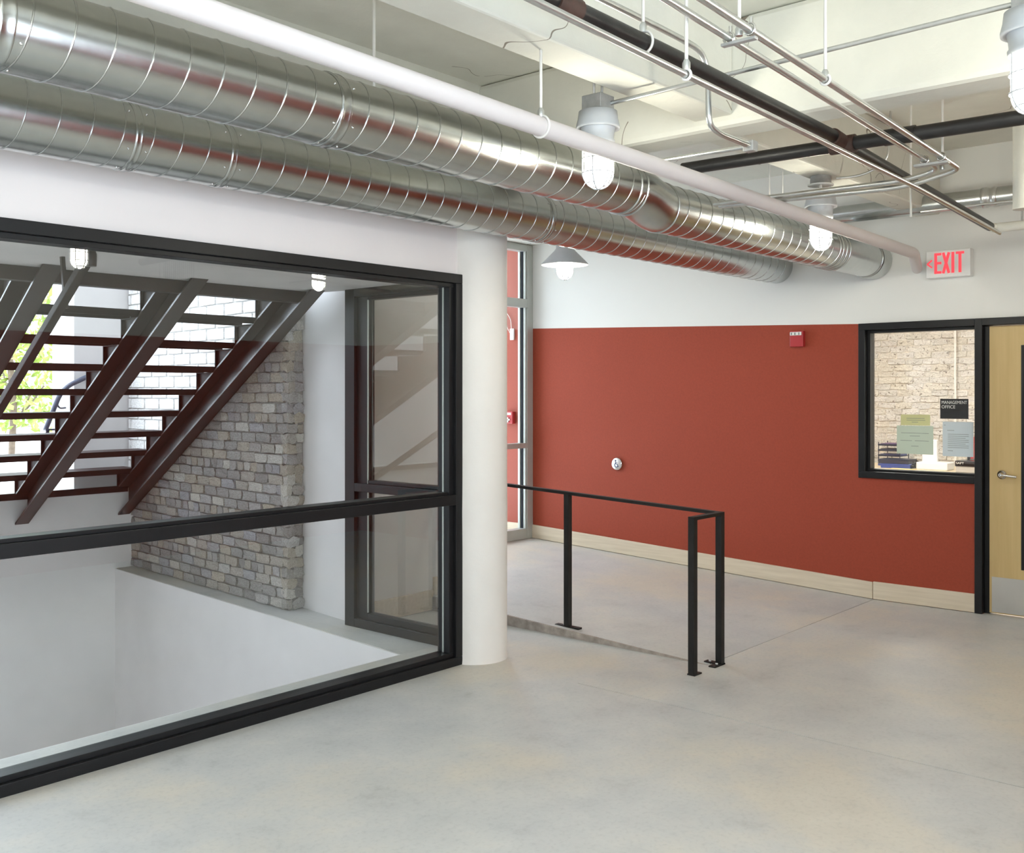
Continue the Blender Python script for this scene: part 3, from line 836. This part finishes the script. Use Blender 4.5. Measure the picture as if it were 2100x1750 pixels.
# ------------------------------------------------------------------ pipes and conduits
def pipe(name, pts, r, mat, label, cat='pipe', fillet=0.0, n=16, group=None):
    o = MB().sweep(pts, r, n, fillet).build(name, mat)
    return setp(o, label, cat, group)
pipe('white_pipe', [(-3.4, 2.52, 2.775), (1.62, 2.52, 2.682), (3.44, 2.52, 2.642), (7.10, 2.52, 2.572), (XB + 0.01, 2.775, 2.556)], 0.038, 'pipe_white', 'long white-jacketed pipe sloping gently past both spiral ducts', fillet=0.08, n=24)
bp = thing('black_pipe', (3.5, 2.0, 2.7), 'black iron pipe running toward the red wall under the girder', 'pipe', 'black iron pipes')
MB().sweep([(-2.5, 2.0, 2.90), (3.26, 2.0, 2.839), (4.654, 2.0, 2.812)], 0.031, 20).build('pipe_run', 'blackpipe', bp)
MB().sweep([(4.654, 2.0, 2.808), (7.0, 2.0, 2.687)], 0.029, 20).build('pipe_run', 'blackpipe', bp)
MB().sweep([(2.50, 2.0, 2.847), (2.62, 2.0, 2.846)], 0.038, 20).build('coupling', 'rust', bp)
cp = thing('black_pipe', (4.66, 1.5, 2.75), 'black iron pipe crossing the ceiling behind the girder', 'pipe', 'black iron pipes')
MB().sweep([(4.70, 2.88, 2.805), (4.70, 0.1, 2.775)], 0.033, 20).build('pipe_run', 'blackpipe', cp)
MB().sweep([(4.70, 2.06, 2.796), (4.70, 1.94, 2.795)], 0.042, 20).sweep([(4.58, 2.0, 2.812), (4.70, 2.0, 2.80)], 0.040, 20).build('tee_fitting', 'rust', cp)
MB().sweep([(4.70, 1.80, 2.795), (4.70, 1.66, 2.793)], 0.038, 20).build('coupling', 'blackpipe', cp)
pipe('wall_colour_pipe', [(7.03, 2.0, 2.685), (7.06, 1.98, 2.685), (7.06, 0.3, 2.675)], 0.030, 'ceil', 'cream-painted pipe turning right from the end of the black pipe', fillet=0.03)

ya, yb_ = 1.675, 1.600
pipe('conduit', [(-2.5, ya, 3.0), (2.64, ya, 2.808), (4.90, ya, 2.700), (5.06, ya, 2.690), (5.06, 1.85, 2.660), (5.06, 2.9, 2.672)], 0.0125, 'conduit', 'left one of the paired bent steel conduits', 'conduit', 0.13, 12, 'paired steel conduits')
pipe('conduit', [(-2.5, yb_, 3.0), (2.737, yb_, 2.815), (5.0, yb_, 2.700), (5.12, yb_, 2.692), (5.12, 1.85, 2.640), (5.12, 2.9, 2.668)], 0.0135, 'conduit', 'right one of the paired bent steel conduits', 'conduit', 0.16, 12, 'paired steel conduits')
pipe('conduit', [(-2.5, 1.716, 2.757), (2.80, 1.716, 2.630), (4.875, 1.716, 2.581), (6.19, 1.716, 2.521)], 0.011, 'conduit', 'straight thin steel conduit hung below the black pipe', 'conduit', 0, 12)
pipe('conduit', [(-2.0, 2.15, 3.03), (3.45, 2.15, 3.02), (3.70, 2.15, 3.01), (3.71, 2.15, 2.72), (3.80, 2.15, 2.70), (4.07, 2.15, 2.698)], 0.0125, 'conduit', 'steel conduit with a deep curved drop in front of the girder', 'conduit', 0.14, 12)
ce_ = thing('conduit_elbow_run', (4.08, 2.4, 2.68), 'short conduit run with square pull elbow below the girder', 'conduit')
MB().box(4.05, 4.10, 2.13, 2.18, 2.675, 2.722).build('pull_elbow', 'boxgrey', ce_, 0.005)
MB().sweep([(4.075, 2.18, 2.700), (4.075, 2.76, 2.706)], 0.0105, 12).build('conduit_run', 'conduit', ce_)
pipe('conduit', [(3.72, 2.655, 2.905), (3.72, 1.04, 2.93), (3.72, 0.98, 2.93)], 0.0095, 'conduit', 'thin conduit joining the two nearest jar lamps', 'conduit', 0, 12)
pipe('conduit', [(6.75, 2.35, 2.79), (6.75, -0.5, 2.80)], 0.008, 'conduit', 'very thin conduit in the far bay beside the bent pair', 'conduit', 0, 10)
pipe('conduit', [(4.9, 1.35, 3.38), (6.9, 1.35, 3.25)], 0.014, 'boxgrey', 'grey sloping conduit high in the far bay', 'conduit', 0, 10)
pipe('conduit', [(6.01, 2.60, 2.925), (6.06, 2.45, 2.93), (6.10, 2.32, 3.0), (6.10, 2.30, 3.3)], 0.008, 'conduit', 'curved flexible conduit rising from the far jar lamp canopy', 'conduit', 0.12, 10)

def hanger(x, y, z0, z1, label, loop=None, mat='rod_white', clamp=True, rr=0.006, group='hanger rods'):
    t = thing('hanger_rod', (x, y, z0), label, 'hanger', group)
    MB().sweep([(x, y, z0), (x, y, z1)], rr, 10).build('rod', mat, t)
    if clamp:
        MB().lathe((x, y, z0 - 0.012), [(0.012, 0), (0.013, 0.01), (0.013, 0.025), (0.008, 0.035)], 12).build('nut', 'conduit', t)
    if loop:
        c, r, ax = loop
        pts = []
        for k in range(24):
            a = 2 * math.pi * k / 24
            pts.append((c[0], c[1] + r * math.cos(a), c[2] + r * math.sin(a)) if ax == 'X' else (c[0] + r * math.cos(a), c[1], c[2] + r * math.sin(a)))
        MB().sweep(pts, 0.005, 8, closed=True).build('ring', 'rod_white' if mat == 'rod_white' else 'conduit', t)
    return t
hanger(3.07, 2.52, 2.70, 2.949, 'white rod holding the white pipe below the beam', ((3.07, 2.52, 2.651), 0.042, 'X'))
hanger(2.90, 3.30, 2.83, ZC, 'white rod in the shadowed bay behind the white pipe', None, clamp=False, rr=0.007)
hanger(3.00, 2.0, 2.89, ZC, 'white rod and clevis ring holding the black pipe', ((3.00, 2.0, 2.842), 0.04, 'X'))
hanger(2.82, 1.716, 2.655, ZC, 'rod and clamp holding the straight thin conduit', ((2.82, 1.716, 2.63), 0.016, 'X'))
hanger(3.02, 1.6375, 2.80, ZC, 'rod above the strut clamp of the paired conduits', None)
hanger(3.60, 1.60, 2.785, ZC, 'rod holding the right paired conduit near the girder', ((3.60, 1.60, 2.771), 0.018, 'X'))
hanger(6.0, 3.04, 2.80, ZC, 'far white rod left of the far jar lamp', None, clamp=False)
hanger(6.0, 2.95, 2.80, ZC, 'far white rod just left of the far lamp canopy', None, clamp=False)
hanger(5.9, 2.11, 2.62, ZC, 'white rod behind the crossing black pipe', None, clamp=False)
hanger(5.06, 1.66, 2.70, ZC, 'white rod at the bend of the paired conduits', None)
hanger(7.55, 1.95, 2.75, 3.3, 'dark rod beside the plain duct', ((7.55, 1.95, 2.975), 0.074, 'Y'), mat='boxgrey')
sc_ = thing('strut_clamp', (3.02, 1.64, 2.775), 'zinc strut with two pipe clamps across the paired conduits', 'clamp', 'strut clamps')
MB().box(3.008, 3.032, 1.575, 1.70, 2.764, 2.774).build('strut', 'boxgrey', sc_, 0.002)
for (yy, zz) in ((ya, 2.790), (yb_, 2.803)):
    c = MB().sweep([(3.02, yy + 0.019 * math.cos(a), zz + 0.019 * math.sin(a)) for a in [2 * math.pi * k / 20 for k in range(20)]], 0.004, 8, closed=True).build('clamp_band', 'chrome', sc_)
    MB().lathe((3.02, yy - 0.006, zz + 0.018), [(0.006, 0), (0.006, 0.02)], 6).build('bolt', 'chrome', c)
sc2 = thing('strut_clamp', (4.86, 1.64, 2.67), 'zinc strut and clamps at the bend of the paired conduits', 'clamp', 'strut clamps')
MB().box(4.84, 4.88, 1.565, 1.72, 2.672, 2.684).build('strut', 'boxgrey', sc2, 0.002)
for (yy, zz) in ((ya, 2.702), (yb_, 2.707)):
    MB().sweep([(4.86, yy + 0.018 * math.cos(a), zz + 0.018 * math.sin(a)) for a in [2 * math.pi * k / 20 for k in range(20)]], 0.004, 8, closed=True).build('clamp_band', 'chrome', sc2)

# ------------------------------------------------------------------ jar lamps
def globe_and_guard(t, x, y, zb, r=0.060, h=0.19, guard=True):
    prof = [(0.012, 0.002)]
    for k in range(1, 7):
        a = math.pi / 2 * k / 6
        prof.append((r * math.sin(a), 0.002 + r * (1 - math.cos(a))))
    prof.append((r, h))
    MB().lathe((x, y, zb), prof, 20).build('glass_jar', 'jar', t)
    if not guard: return
    g = MB(); R1 = r + 0.010
    for k in range(6):
        a = 2 * math.pi * k / 6 + 0.3
        pts = [(x + R1 * math.cos(a), y + R1 * math.sin(a), zb + h)]
        for j in range(8):
            b_ = math.pi / 2 * j / 7
            pts.append((x + R1 * math.cos(b_) * math.cos(a), y + R1 * math.cos(b_) * math.sin(a), zb + R1 * 0.95 - (R1 * 1.08) * math.sin(b_)))
        g.sweep(pts, 0.0040, 6)
    for (zz, rr_) in ((zb + 0.062, R1), (zb + 0.018, R1 * 0.70), (zb + 0.125, R1)):
        g.sweep([(x + rr_ * math.cos(2 * math.pi * k / 24), y + rr_ * math.sin(2 * math.pi * k / 24), zz) for k in range(24)], 0.0032, 6, closed=True)
    g.build('wire_guard', 'lampgrey', t)
def jar_lamp(x, y, zb, label, canopy='box', top=ZC):
    t = thing('jar_lamp', (x, y, zb), label, 'lamp', 'caged glass jar lamps')
    globe_and_guard(t, x, y, zb)
    MB().lathe((x, y, zb), [(0.066, 0.185), (0.074, 0.190), (0.076, 0.205), (0.070, 0.212), (0.074, 0.245), (0.078, 0.262)], 36).build('housing', 'lampgrey', t)
    MB().lathe((x, y, zb), [(0.076, 0.262), (0.097, 0.258), (0.098, 0.268), (0.090, 0.30), (0.086, 0.335), (0.05, 0.340)], 36).build('collar', 'lampgrey', t)
    if canopy == 'box':
        bo = MB().box(x - 0.052, x + 0.052, y - 0.052, y + 0.052, zb + 0.341, zb + 0.405).build('junction_box', 'boxgrey', t, 0.003)
        for (dx, dy) in ((-0.03, 0.0), (0.03, 0.0)):
            MB().sweep([(x + dx, y + dy, zb + 0.405), (x + dx, y + dy, top)], 0.006, 8).build('stem', 'rod_white', t)
    else:
        MB().sweep([(x, y, zb + 0.34), (x, y, top - 0.05)], 0.009, 10).build('stem', 'rod_white', t)
        MB().lathe((x, y, top), [(0.075, -0.050), (0.064, -0.044), (0.062, -0.001)], 32).build('canopy', 'boxgrey', t)
        MB().lathe((x, y, top), [(0.02, -0.052), (0.078, -0.056), (0.078, -0.051), (0.02, -0.049)], 32).build('canopy_plate', 'bright_disc', t)
    return t
jar_lamp(3.69, 2.70, 2.533, 'lit caged jar lamp hanging behind the white pipe at picture centre')
jar_lamp(6.01, 2.70, 2.50, 'lit caged jar lamp farther off under the beam near the exit sign', 'can', 2.95)
jar_lamp(3.72, 0.93, 2.56, 'large lit caged jar lamp cut by the right picture edge')
jar_lamp(0.98, 2.72, 2.533, 'caged jar lamp outside the picture above the left end of the duct')
jar_lamp(6.01, 0.93, 2.56, 'caged jar lamp outside the picture in front of the office door')
jar_lamp(0.98, 0.93, 2.56, 'caged jar lamp outside the picture above the camera')
jar_lamp(-1.6, 2.72, 2.533, 'caged jar lamp outside the picture far left by the window wall')
jar_lamp(-1.6, 0.93, 2.56, 'caged jar lamp outside the picture far left by the red wall')

bl = thing('barn_lamp', (6.3, 4.93, 2.50), 'lit cone-shaded jar lamp over the ramp beside the column', 'lamp')
globe_and_guard(bl, 6.3, 4.93, 2.505, 0.056, 0.15)
sh = MB().lathe((6.3, 4.93, 2.615), [(0.185, 0.0), (0.183, 0.006), (0.085, 0.105), (0.07, 0.125), (0.07, 0.165), (0.03, 0.17)], 48).build('shade', 'lampgrey', bl)
MB().lathe((6.3, 4.93, 2.612), [(0.183, 0.0), (0.179, 0.001), (0.083, 0.098), (0.06, 0.10)], 48, cap=False).build('shade_lining', 'bright_disc', sh)
MB().sweep([(6.3, 4.93, 2.78), (6.3, 4.93, ZC)], 0.012, 12).build('stem', 'lampgrey', bl)

# ------------------------------------------------------------------ ramp railing
rl = thing('ramp_railing', (5.4, 3.06, 0), 'black steel bar railing with a short return beside the ramp', 'railing')
RT = lambda y: 0.897 + 0.041 * (y - 3.055)
MB().bar((5.40, 3.035, RT(3.035)), (5.40, 5.39, RT(5.39)), 0.040, 0.020).build('top_rail', 'rail', rl, 0.002)
MB().bar((5.42, 3.055, 0.896), (5.07, 3.055, 0.896), 0.040, 0.020).build('return_rail', 'rail', rl, 0.002)
def post(x, y, z0, z1, plates):
    p = MB().box(x - 0.02, x + 0.02, y - 0.02, y + 0.02, z0 + 0.006, z1 - 0.008).build('post', 'rail', rl, 0.002)
    for (x0, x1, y0, y1) in plates:
        f_ = MB().box(x0, x1, y0, y1, z0 - 0.004, z0 + 0.008).build('foot_plate', 'rail', p, 0.001)
        MB().lathe((((x0 + x1) / 2 + (0 if x1 - x0 > y1 - y0 else 0)), (y0 + y1) / 2 + (0.03 if y1 - y0 > 0.08 else 0), z0 + 0.008), [(0.009, 0), (0.009, 0.006), (0.004, 0.008)], 6).build('bolt', 'steel_bolt', f_)
post(5.40, 3.055, 0.0, 0.897, [(5.30, 5.42, 3.03, 3.075), (5.375, 5.42, 3.03, 3.15)])
post(5.09, 3.055, 0.0, 0.897, [(5.07, 5.15, 3.03, 3.08)])
post(5.40, 4.20, rz((0, 4.2)), RT(4.20), [(5.385, 5.425, 4.10, 4.30)])
post(5.40, 5.33, rz((0, 5.33)), RT(5.33), [(5.385, 5.425, 5.24, 5.40)])

# ------------------------------------------------------------------ things on the red wall
ex_ = thing('exit_sign', (7.82, 2.52, 2.46), 'white EXIT sign with red letters and left arrow', 'exit sign')
MB().box(7.80, XB - 0.001, 2.362, 2.677, 2.468, 2.668).build('housing', 'white_plastic', ex_, 0.004)
XF = 7.7985
let = []
def stroke(y0, z0, y1, z1, w):
    return MB().bar((XF, y0, z0), (XF, y1, z1), w, 0.003, (1, 0, 0))
zt, zb2 = 2.650, 2.497
E_ = MB().bar((XF, 2.607, zb2), (XF, 2.607, zt), 0.020, 0.003, (1, 0, 0))
for zz in (zb2 + 0.009, 2.575, zt - 0.009):
    E_.bar((XF, 2.616, zz), (XF, 2.566, zz), 0.018, 0.0032, (1, 0, 0))
E_.build('letter_e', 'exit_red', ex_)
MB().bar((XF, 2.553, zt), (XF, 2.512, zb2), 0.019, 0.003, (1, 0, 0)).bar((XF, 2.512, zt), (XF, 2.553, zb2), 0.019, 0.0034, (1, 0, 0)).build('letter_x', 'exit_red', ex_)
MB().bar((XF, 2.484, zt), (XF, 2.484, zb2), 0.020, 0.003, (1, 0, 0)).build('letter_i', 'exit_red', ex_)
MB().bar((XF, 2.434, zt), (XF, 2.434, zb2), 0.020, 0.003, (1, 0, 0)).bar((XF, 2.463, zt - 0.009), (XF, 2.405, zt - 0.009), 0.018, 0.0034, (1, 0, 0)).build('letter_t', 'exit_red', ex_)
MB().bar((XF, 2.634, 2.600), (XF, 2.668, 2.572), 0.011, 0.003, (1, 0, 0)).bar((XF, 2.634, 2.545), (XF, 2.668, 2.573), 0.011, 0.0034, (1, 0, 0)).build('arrow', 'exit_red', ex_)

fa = thing('fire_alarm', (XB - 0.03, 3.73, 2.0), 'square red fire alarm strobe near the top of the red paint', 'fire alarm')
MB().box(XB - 0.045, XB - 0.0005, 3.672, 3.788, 1.990, 2.118).build('housing', 'red_plastic', fa, 0.004)
MB().box(XB - 0.060, XB - 0.044, 3.682, 3.780, 2.082, 2.110).build('strobe_lens', 'white_plastic', fa, 0.004)
for yy in (3.70, 3.735, 3.765):
    MB().box(XB - 0.0615, XB - 0.059, yy - 0.005, yy + 0.005, 2.085, 2.105).build('lens_mark', 'print', fa)

ab = thing('door_push_button', (XB - 0.02, 5.536, 0.89), 'round steel accessible-door push plate on the red wall', 'push button')
MB().lathe((XB, 5.536, 0.945), [(0.058, -0.0005), (0.060, -0.010), (0.057, -0.020), (0.050, -0.024), (0.01, -0.025)], 40, 'X').build('plate', 'chrome', ab)
w = MB(); XS = XB - 0.0265
def S(pts, r=0.0032, closed=False): w.sweep([(XS, 5.536 - a, 0.945 + c) for (a, c) in pts], r, 6, closed=closed)
S([(0.018 * math.cos(t) - 0.002, 0.018 * math.sin(t) - 0.012) for t in [R(100 + 270 * k / 16) for k in range(17)]])
S([(-0.008, 0.022), (-0.006, 0.0), (0.012, -0.002), (0.020, -0.024), (0.028, -0.022)])
S([(-0.007, 0.010), (0.010, 0.010)])
S([(-0.009 + 0.004 * math.cos(t), 0.031 + 0.004 * math.sin(t)) for t in [2 * math.pi * k / 10 for k in range(10)]], 0.003, True)
w.build('wheelchair_symbol', 'blue_ink', ab)

pl = thing('fire_pull_station', (XB - 0.03, 6.87, 1.29), 'red fire alarm pull box beyond the narrow glass', 'fire alarm')
MB().box(XB - 0.05, XB - 0.005, 6.80, 6.915, 1.295, 1.42).build('housing', 'red_plastic', pl, 0.006)
MB().box(XB - 0.062, XB - 0.049, 6.83, 6.885, 1.33, 1.345).box(XB - 0.062, XB - 0.049, 6.85, 6.866, 1.31, 1.36).build('handle', 'white_plastic', pl, 0.002)
MB().box(XB - 0.052, XB - 0.049, 6.82, 6.895, 1.385, 1.408).build('label_plate', 'white_plastic', pl)
sb = thing('sensor_box', (XB - 0.02, 6.83, 2.15), 'small white wall box with loose wires beyond the narrow glass', 'sensor')
MB().box(XB - 0.025, XB - 0.005, 6.808, 6.858, 2.15, 2.265).build('housing', 'white_plastic', sb, 0.003)
MB().sweep([(XB - 0.015, 6.845, 2.26), (XB - 0.02, 6.85, 2.36), (XB - 0.015, 6.90, 2.42), (XB - 0.012, 6.93, 2.44)], 0.004, 6, 0.03).build('wire', 'rod_white', sb)
MB().sweep([(XB - 0.02, 6.858, 2.22), (XB - 0.02, 6.90, 2.28), (XB - 0.015, 6.91, 2.36)], 0.003, 6, 0.03).build('wire', 'rod_white', sb)

# ------------------------------------------------------------------ notices on the office glass
XG = XB + 0.064
sg = thing('office_sign', (XG, 2.52, 1.418), 'black MANAGEMENT OFFICE sign plate on the office window', 'sign')
MB().box(XG - 0.004, XG, 2.418, 2.622, 1.418, 1.568).build('plate', 'sign_black', sg, 0.006)
text_mesh('lettering', 'MANAGEMENT', 'sign_text', sg, (XG - 0.0045, 2.612, 1.530), 0.034, 'X', 0.0006, 0.80)
text_mesh('lettering', 'OFFICE', 'sign_text', sg, (XG - 0.0045, 2.612, 1.496), 0.034, 'X', 0.0006, 0.92)
def notice(name, y0, y1, z0, z1, mat, label, rows, xo=0.0):
    t = thing(name, (XG, (y0 + y1) / 2, z0), label, 'notice', 'notices on the office glass')
    MB().box(XG - 0.002 - xo, XG - 0.0005 - xo, y0, y1, z0, z1).build('sheet', mat, t)
    p = MB()
    for (a, b_, zf) in rows:
        zz = z1 - zf * (z1 - z0); ww = y1 - y0
        p.box(XG - 0.0026 - xo, XG - 0.002 - xo, y1 - a * ww, y1 - b_ * ww, zz - 0.0016, zz + 0.0016)
    p.build('print', 'print', t)
notice('yellow_notice', 2.697, 2.918, 1.363, 1.446, 'paper_yellow', 'small yellow notice taped to the office window', [(0.2, 0.82, 0.35), (0.2, 0.84, 0.52), (0.38, 0.6, 0.7)])
notice('green_notice', 2.672, 2.948, 1.143, 1.360, 'paper_green', 'pale green landscape notice below the yellow one', [(0.12, 0.88, 0.26), (0.36, 0.64, 0.36), (0.1, 0.42, 0.53), (0.5, 0.88, 0.53), (0.4, 0.6, 0.72)], 0.002)
notice('letter_notice', 2.383, 2.604, 1.137, 1.396, 'paper_blue', 'pale letter sheet under the black office sign', [(0.04, 0.1, 0.1), (0.15, 0.38, 0.25)] + [(0.17, 0.85 - 0.1 * (k % 3 == 2), 0.36 + 0.055 * k) for k in range(8)] + [(0.17, 0.34, 0.84)])

# ------------------------------------------------------------------ the office behind the glass
struct('wall_office', MB().box(8.03, 12.6, 6.35, 6.5, 0, 3.1).box(8.03, 12.6, -0.8, -0.65, 0, 3.1), 'office_wall', 'plain side walls of the management office', 'wall')
struct('floor_office', MB().box(8.021, 12.6, -0.65, 6.35, -0.15, 0), 'floor', 'office floor behind the red wall', 'floor')
struct('ceiling_office', MB().box(8.021, 12.75, -0.8, 6.5, 3.1, 3.25), 'office_wall', 'white office ceiling behind the red wall', 'ceiling')
ob = thing('wall_office_brick', (12.5, 4.3, 0), 'cream-washed rough brick wall at the back of the office', 'brick wall', kind='structure')
MB().box(12.49, 12.6, -0.65, 6.35, 0, 3.1).build('mortar', 'mortar_cream', ob)
crm = [brick_mesh('cream_brick', 'brick_cream', 60 + i, 0.14) for i in range(6)]
z = 0.66; nrow = 0
while z < 2.75:
    y = 3.40 - (0.11 if nrow % 2 else 0)
    while y < 5.25:
        ln = random.uniform(0.19, 0.225)
        yc = y + ln / 2
        place_brick(random.choice(crm), ob, 12.534 - random.uniform(0, 0.012), yc, z + 0.034, 0.10, ln - random.uniform(0.0, 0.008), random.uniform(0.066, 0.074), 0)
        y += ln
    z += 0.076; nrow += 1
pipe('wall_conduit', [(12.42, 3.93, 0.8), (12.42, 3.93, 3.1)], 0.011, 'office_wall', 'thin pale conduit running up the office brick wall', 'conduit', 0, 10)
dk = thing('office_desk', (11.9, 4.2, 0), 'pale birch desk along the office brick wall', 'desk')
MB().box(11.35, 12.42, 3.0, 5.6, 0.715, 0.75).build('desk_top', 'birch_top', dk, 0.004)
for yy in (3.05, 5.50):
    MB().box(11.42, 12.40, yy, yy + 0.04, 0, 0.715).build('side_panel', 'birch_top', dk)
tr = thing('letter_trays', (12.0, 4.52, 0.75), 'stack of dark letter trays at the left of the office desk', 'tray')
MB().box(11.95, 12.25, 4.40, 4.66, 0.751, 0.775).build('base', 'navy', tr, 0.003)
for k, mm in enumerate(('tray', 'navy', 'tray', 'purple')):
    zz = 0.80 + 0.062 * k
    MB().box(11.95, 12.25, 4.40, 4.66, zz, zz + 0.006).box(11.95, 11.956, 4.40, 4.66, zz, zz + 0.022).build('tray', 'tray', tr)
    MB().box(11.98, 12.23, 4.42, 4.64, zz + 0.007, zz + 0.026).build('papers', mm, tr)
for (xx, yy) in ((11.96, 4.405), (11.96, 4.655), (12.24, 4.405), (12.24, 4.655)):
    MB().box(xx - 0.004, xx + 0.004, yy - 0.004, yy + 0.004, 0.775, 1.03).build('post', 'tray', tr)
bi = thing('binder_stack', (11.75, 4.30, 0.75), 'blue and black binders lying on the office desk', 'binders')
MB().box(11.62, 11.90, 4.17, 4.50, 0.751, 0.80).build('binder', 'navy', bi, 0.004)
MB().box(11.64, 11.91, 4.19, 4.53, 0.801, 0.85).build('binder', 'tray', bi, 0.004)
cb = thing('cable_pile', (11.75, 4.05, 0.75), 'tangle of black cables beside the binders', 'cables')
rnd = random.Random(3)
for k in range(5):
    MB().sweep([(11.72 + rnd.uniform(-0.08, 0.08), 4.13 + rnd.uniform(-0.015, 0.03), 0.762 + rnd.uniform(0, 0.07)) for q in range(6)], 0.011, 8, 0.05).build('cable', 'sign_black', cb)
wc = thing('white_case', (11.85, 3.92, 0.75), 'bright white boxy case in the middle of the office desk', 'case')
MB().box(11.80, 11.86, 3.93, 4.10, 0.79, 1.08).build('back_panel', 'white_plastic', wc, 0.01)
MB().box(11.62, 11.86, 3.76, 4.10, 0.751, 0.835).build('base', 'white_plastic', wc, 0.012)
ct = thing('product_carton', (11.6, 3.50, 0.75), 'low grey carton with a black lettered band on the office desk', 'carton')
MB().box(11.52, 11.75, 3.38, 3.64, 0.751, 0.815).build('carton', 'cardboard', ct, 0.003)
MB().box(11.515, 11.755, 3.375, 3.645, 0.815, 0.875).build('band', 'sign_black', ct, 0.002)
text_mesh('lettering', 'SAFT', 'sign_text', ct, (11.514, 3.635, 0.838), 0.034, 'X', 0.0006, 1.1)
en = thing('manila_envelope', (11.55, 4.2, 0.75), 'manila envelope near the front of the office desk', 'envelope')
MB().prism([(11.42, 4.12), (11.60, 4.08), (11.62, 4.36), (11.45, 4.38)], 0.7505, 0.756).build('envelope', 'envelope', en)
rf = thing('red_folder_rack', (11.95, 3.58, 0.75), 'red and black folder rack at the right of the office desk', 'rack')
MB().box(11.85, 12.10, 3.56, 3.585, 0.88, 1.12).build('folder', 'red_plastic', rf)
MB().box(11.85, 12.10, 3.59, 3.62, 0.751, 1.0).build('folder', 'sign_black', rf)
MB().box(11.84, 12.12, 3.54, 3.63, 0.7505, 0.765).build('rack_base', 'tray', rf)
for k, yy in enumerate((1.6, 4.2)):
    t = thing('office_ceiling_light', (10.2, yy, 3.04), ['flat ceiling light of the office near its door', 'flat ceiling light of the office above the desk side'][k], 'lamp', 'office ceiling lights')
    MB().box(9.6, 10.8, yy - 0.3, yy + 0.3, 3.06, 3.099).build('frame', 'white_plastic', t)
    MB().box(9.64, 10.76, yy - 0.26, yy + 0.26, 3.05, 3.0605).build('diffuser', 'panel_light', t)

# ------------------------------------------------------------------ grille, riser and outdoors
gr = thing('air_grille', (5.5, -0.64, 2.74), 'white slatted air grille high on the opposite wall, seen as a reflection', 'grille')
MB().box(5.30, 5.72, -0.649, -0.635, 2.71, 2.735).box(5.30, 5.72, -0.649, -0.635, 2.985, 3.01).box(5.30, 5.335, -0.649, -0.635, 2.735, 2.985).box(5.685, 5.72, -0.649, -0.635, 2.735, 2.985).build('frame', 'white_plastic', gr)
MB().box(5.335, 5.685, -0.6495, -0.648, 2.735, 2.985).build('backing', 'print', gr)
for k in range(16):
    xx = 5.343 + k * 0.0222
    MB().box(xx, xx + 0.011, -0.648, -0.637, 2.735, 2.985).build('slat', 'white_plastic', gr)
pipe('riser_pipe', [(6.3, 1.62, 2.66), (6.3, 1.62, ZC)], 0.055, 'ceil', 'thick white vertical riser by the right picture edge', 'pipe', 0, 24)
struct('wall_vestibule_side', MB().box(5.45, 5.55, 6.67, 7.45, 0.155, ZC), 'white', 'side wall of the entrance vestibule', 'wall')
struct('ground', MB().box(-14, 22, 9.41, 34, 0.55, 0.72), 'ground', 'sunlit pale paving outside the stair opening', 'ground')
eb = thing('neighbour_building', (9.5, 20.2, 0.72), 'sunlit pale brick building outside, seen through the stair', 'building')
MB().box(7.6, 16, 20.0, 21.0, 0.72, 9.0).build('wall', 'ext_wall', eb)
blk = brick_mesh('pale_block', 'brick_white', 90, 0.01)
z = 0.75; nrow = 0
while z < 4.2:
    x = 7.62 - (0.22 if nrow % 2 else 0)
    while x < 9.9:
        x0c = max(x, 7.62)
        if x + 0.44 - x0c > 0.1:
            o = place_brick(blk, eb, (x0c + x + 0.44) / 2, 19.98, z + 0.1, x + 0.43 - x0c, 0.06, 0.195, 0, 'block')
        x += 0.45
    z += 0.205; nrow += 1
MB().box(8.3, 8.8, 19.9, 20.0, 4.3, 5.0).build('canopy', 'blue_grey', eb)
def tree(x, y, h, rc, label, seed):
    rnd = random.Random(seed)
    t = thing('young_tree', (x, y, 0.72), label, 'tree', 'young trees outside')
    MB().sweep([(x, y, 0.72), (x + 0.03, y, 1.4), (x - 0.02, y + 0.02, 2.2), (x + 0.04, y, h)], 0.045, 8).build('trunk', 'bark', t)
    br = MB()
    for k in range(14):
        a = rnd.uniform(0, 6.28); z0 = rnd.uniform(1.2, h - 0.3); L = rnd.uniform(0.4, rc)
        br.sweep([(x, y, z0), (x + L * 0.5 * math.cos(a), y + L * 0.5 * math.sin(a), z0 + 0.15), (x + L * math.cos(a), y + L * math.sin(a), z0 + 0.45)], 0.012, 5)
    br.build('branches', 'bark', t)
    lf = MB()
    for k in range(900):
        a = rnd.uniform(0, 6.28); rr_ = rc * math.sqrt(rnd.random()); zz = rnd.uniform(1.1, h + 0.5)
        c = Vector((x + rr_ * math.cos(a), y + rr_ * math.sin(a), zz))
        u = Vector((rnd.uniform(-1, 1), rnd.uniform(-1, 1), rnd.uniform(-1, 1))).normalized()
        v = u.cross(Vector((rnd.uniform(-1, 1), rnd.uniform(-1, 1), rnd.uniform(-1, 1)))).normalized()
        s = rnd.uniform(0.05, 0.10)
        n_ = u.cross(v) * s * 0.25
        lf.add([c - u * s, c + v * s * 0.45 + n_, c + u * s, c - v * s * 0.45 + n_, c], [(0, 4, 1), (4, 2, 1), (0, 3, 4), (4, 3, 2)])
    o = lf.build('foliage', 'leaf', t); o['kind'] = 'stuff'
tree(6.0, 14.2, 3.2, 0.75, 'young yellow-green tree outside, nearest the pale building', 1)
tree(6.9, 17.0, 3.4, 0.9, 'young yellow-green tree outside, at the picture edge', 2)
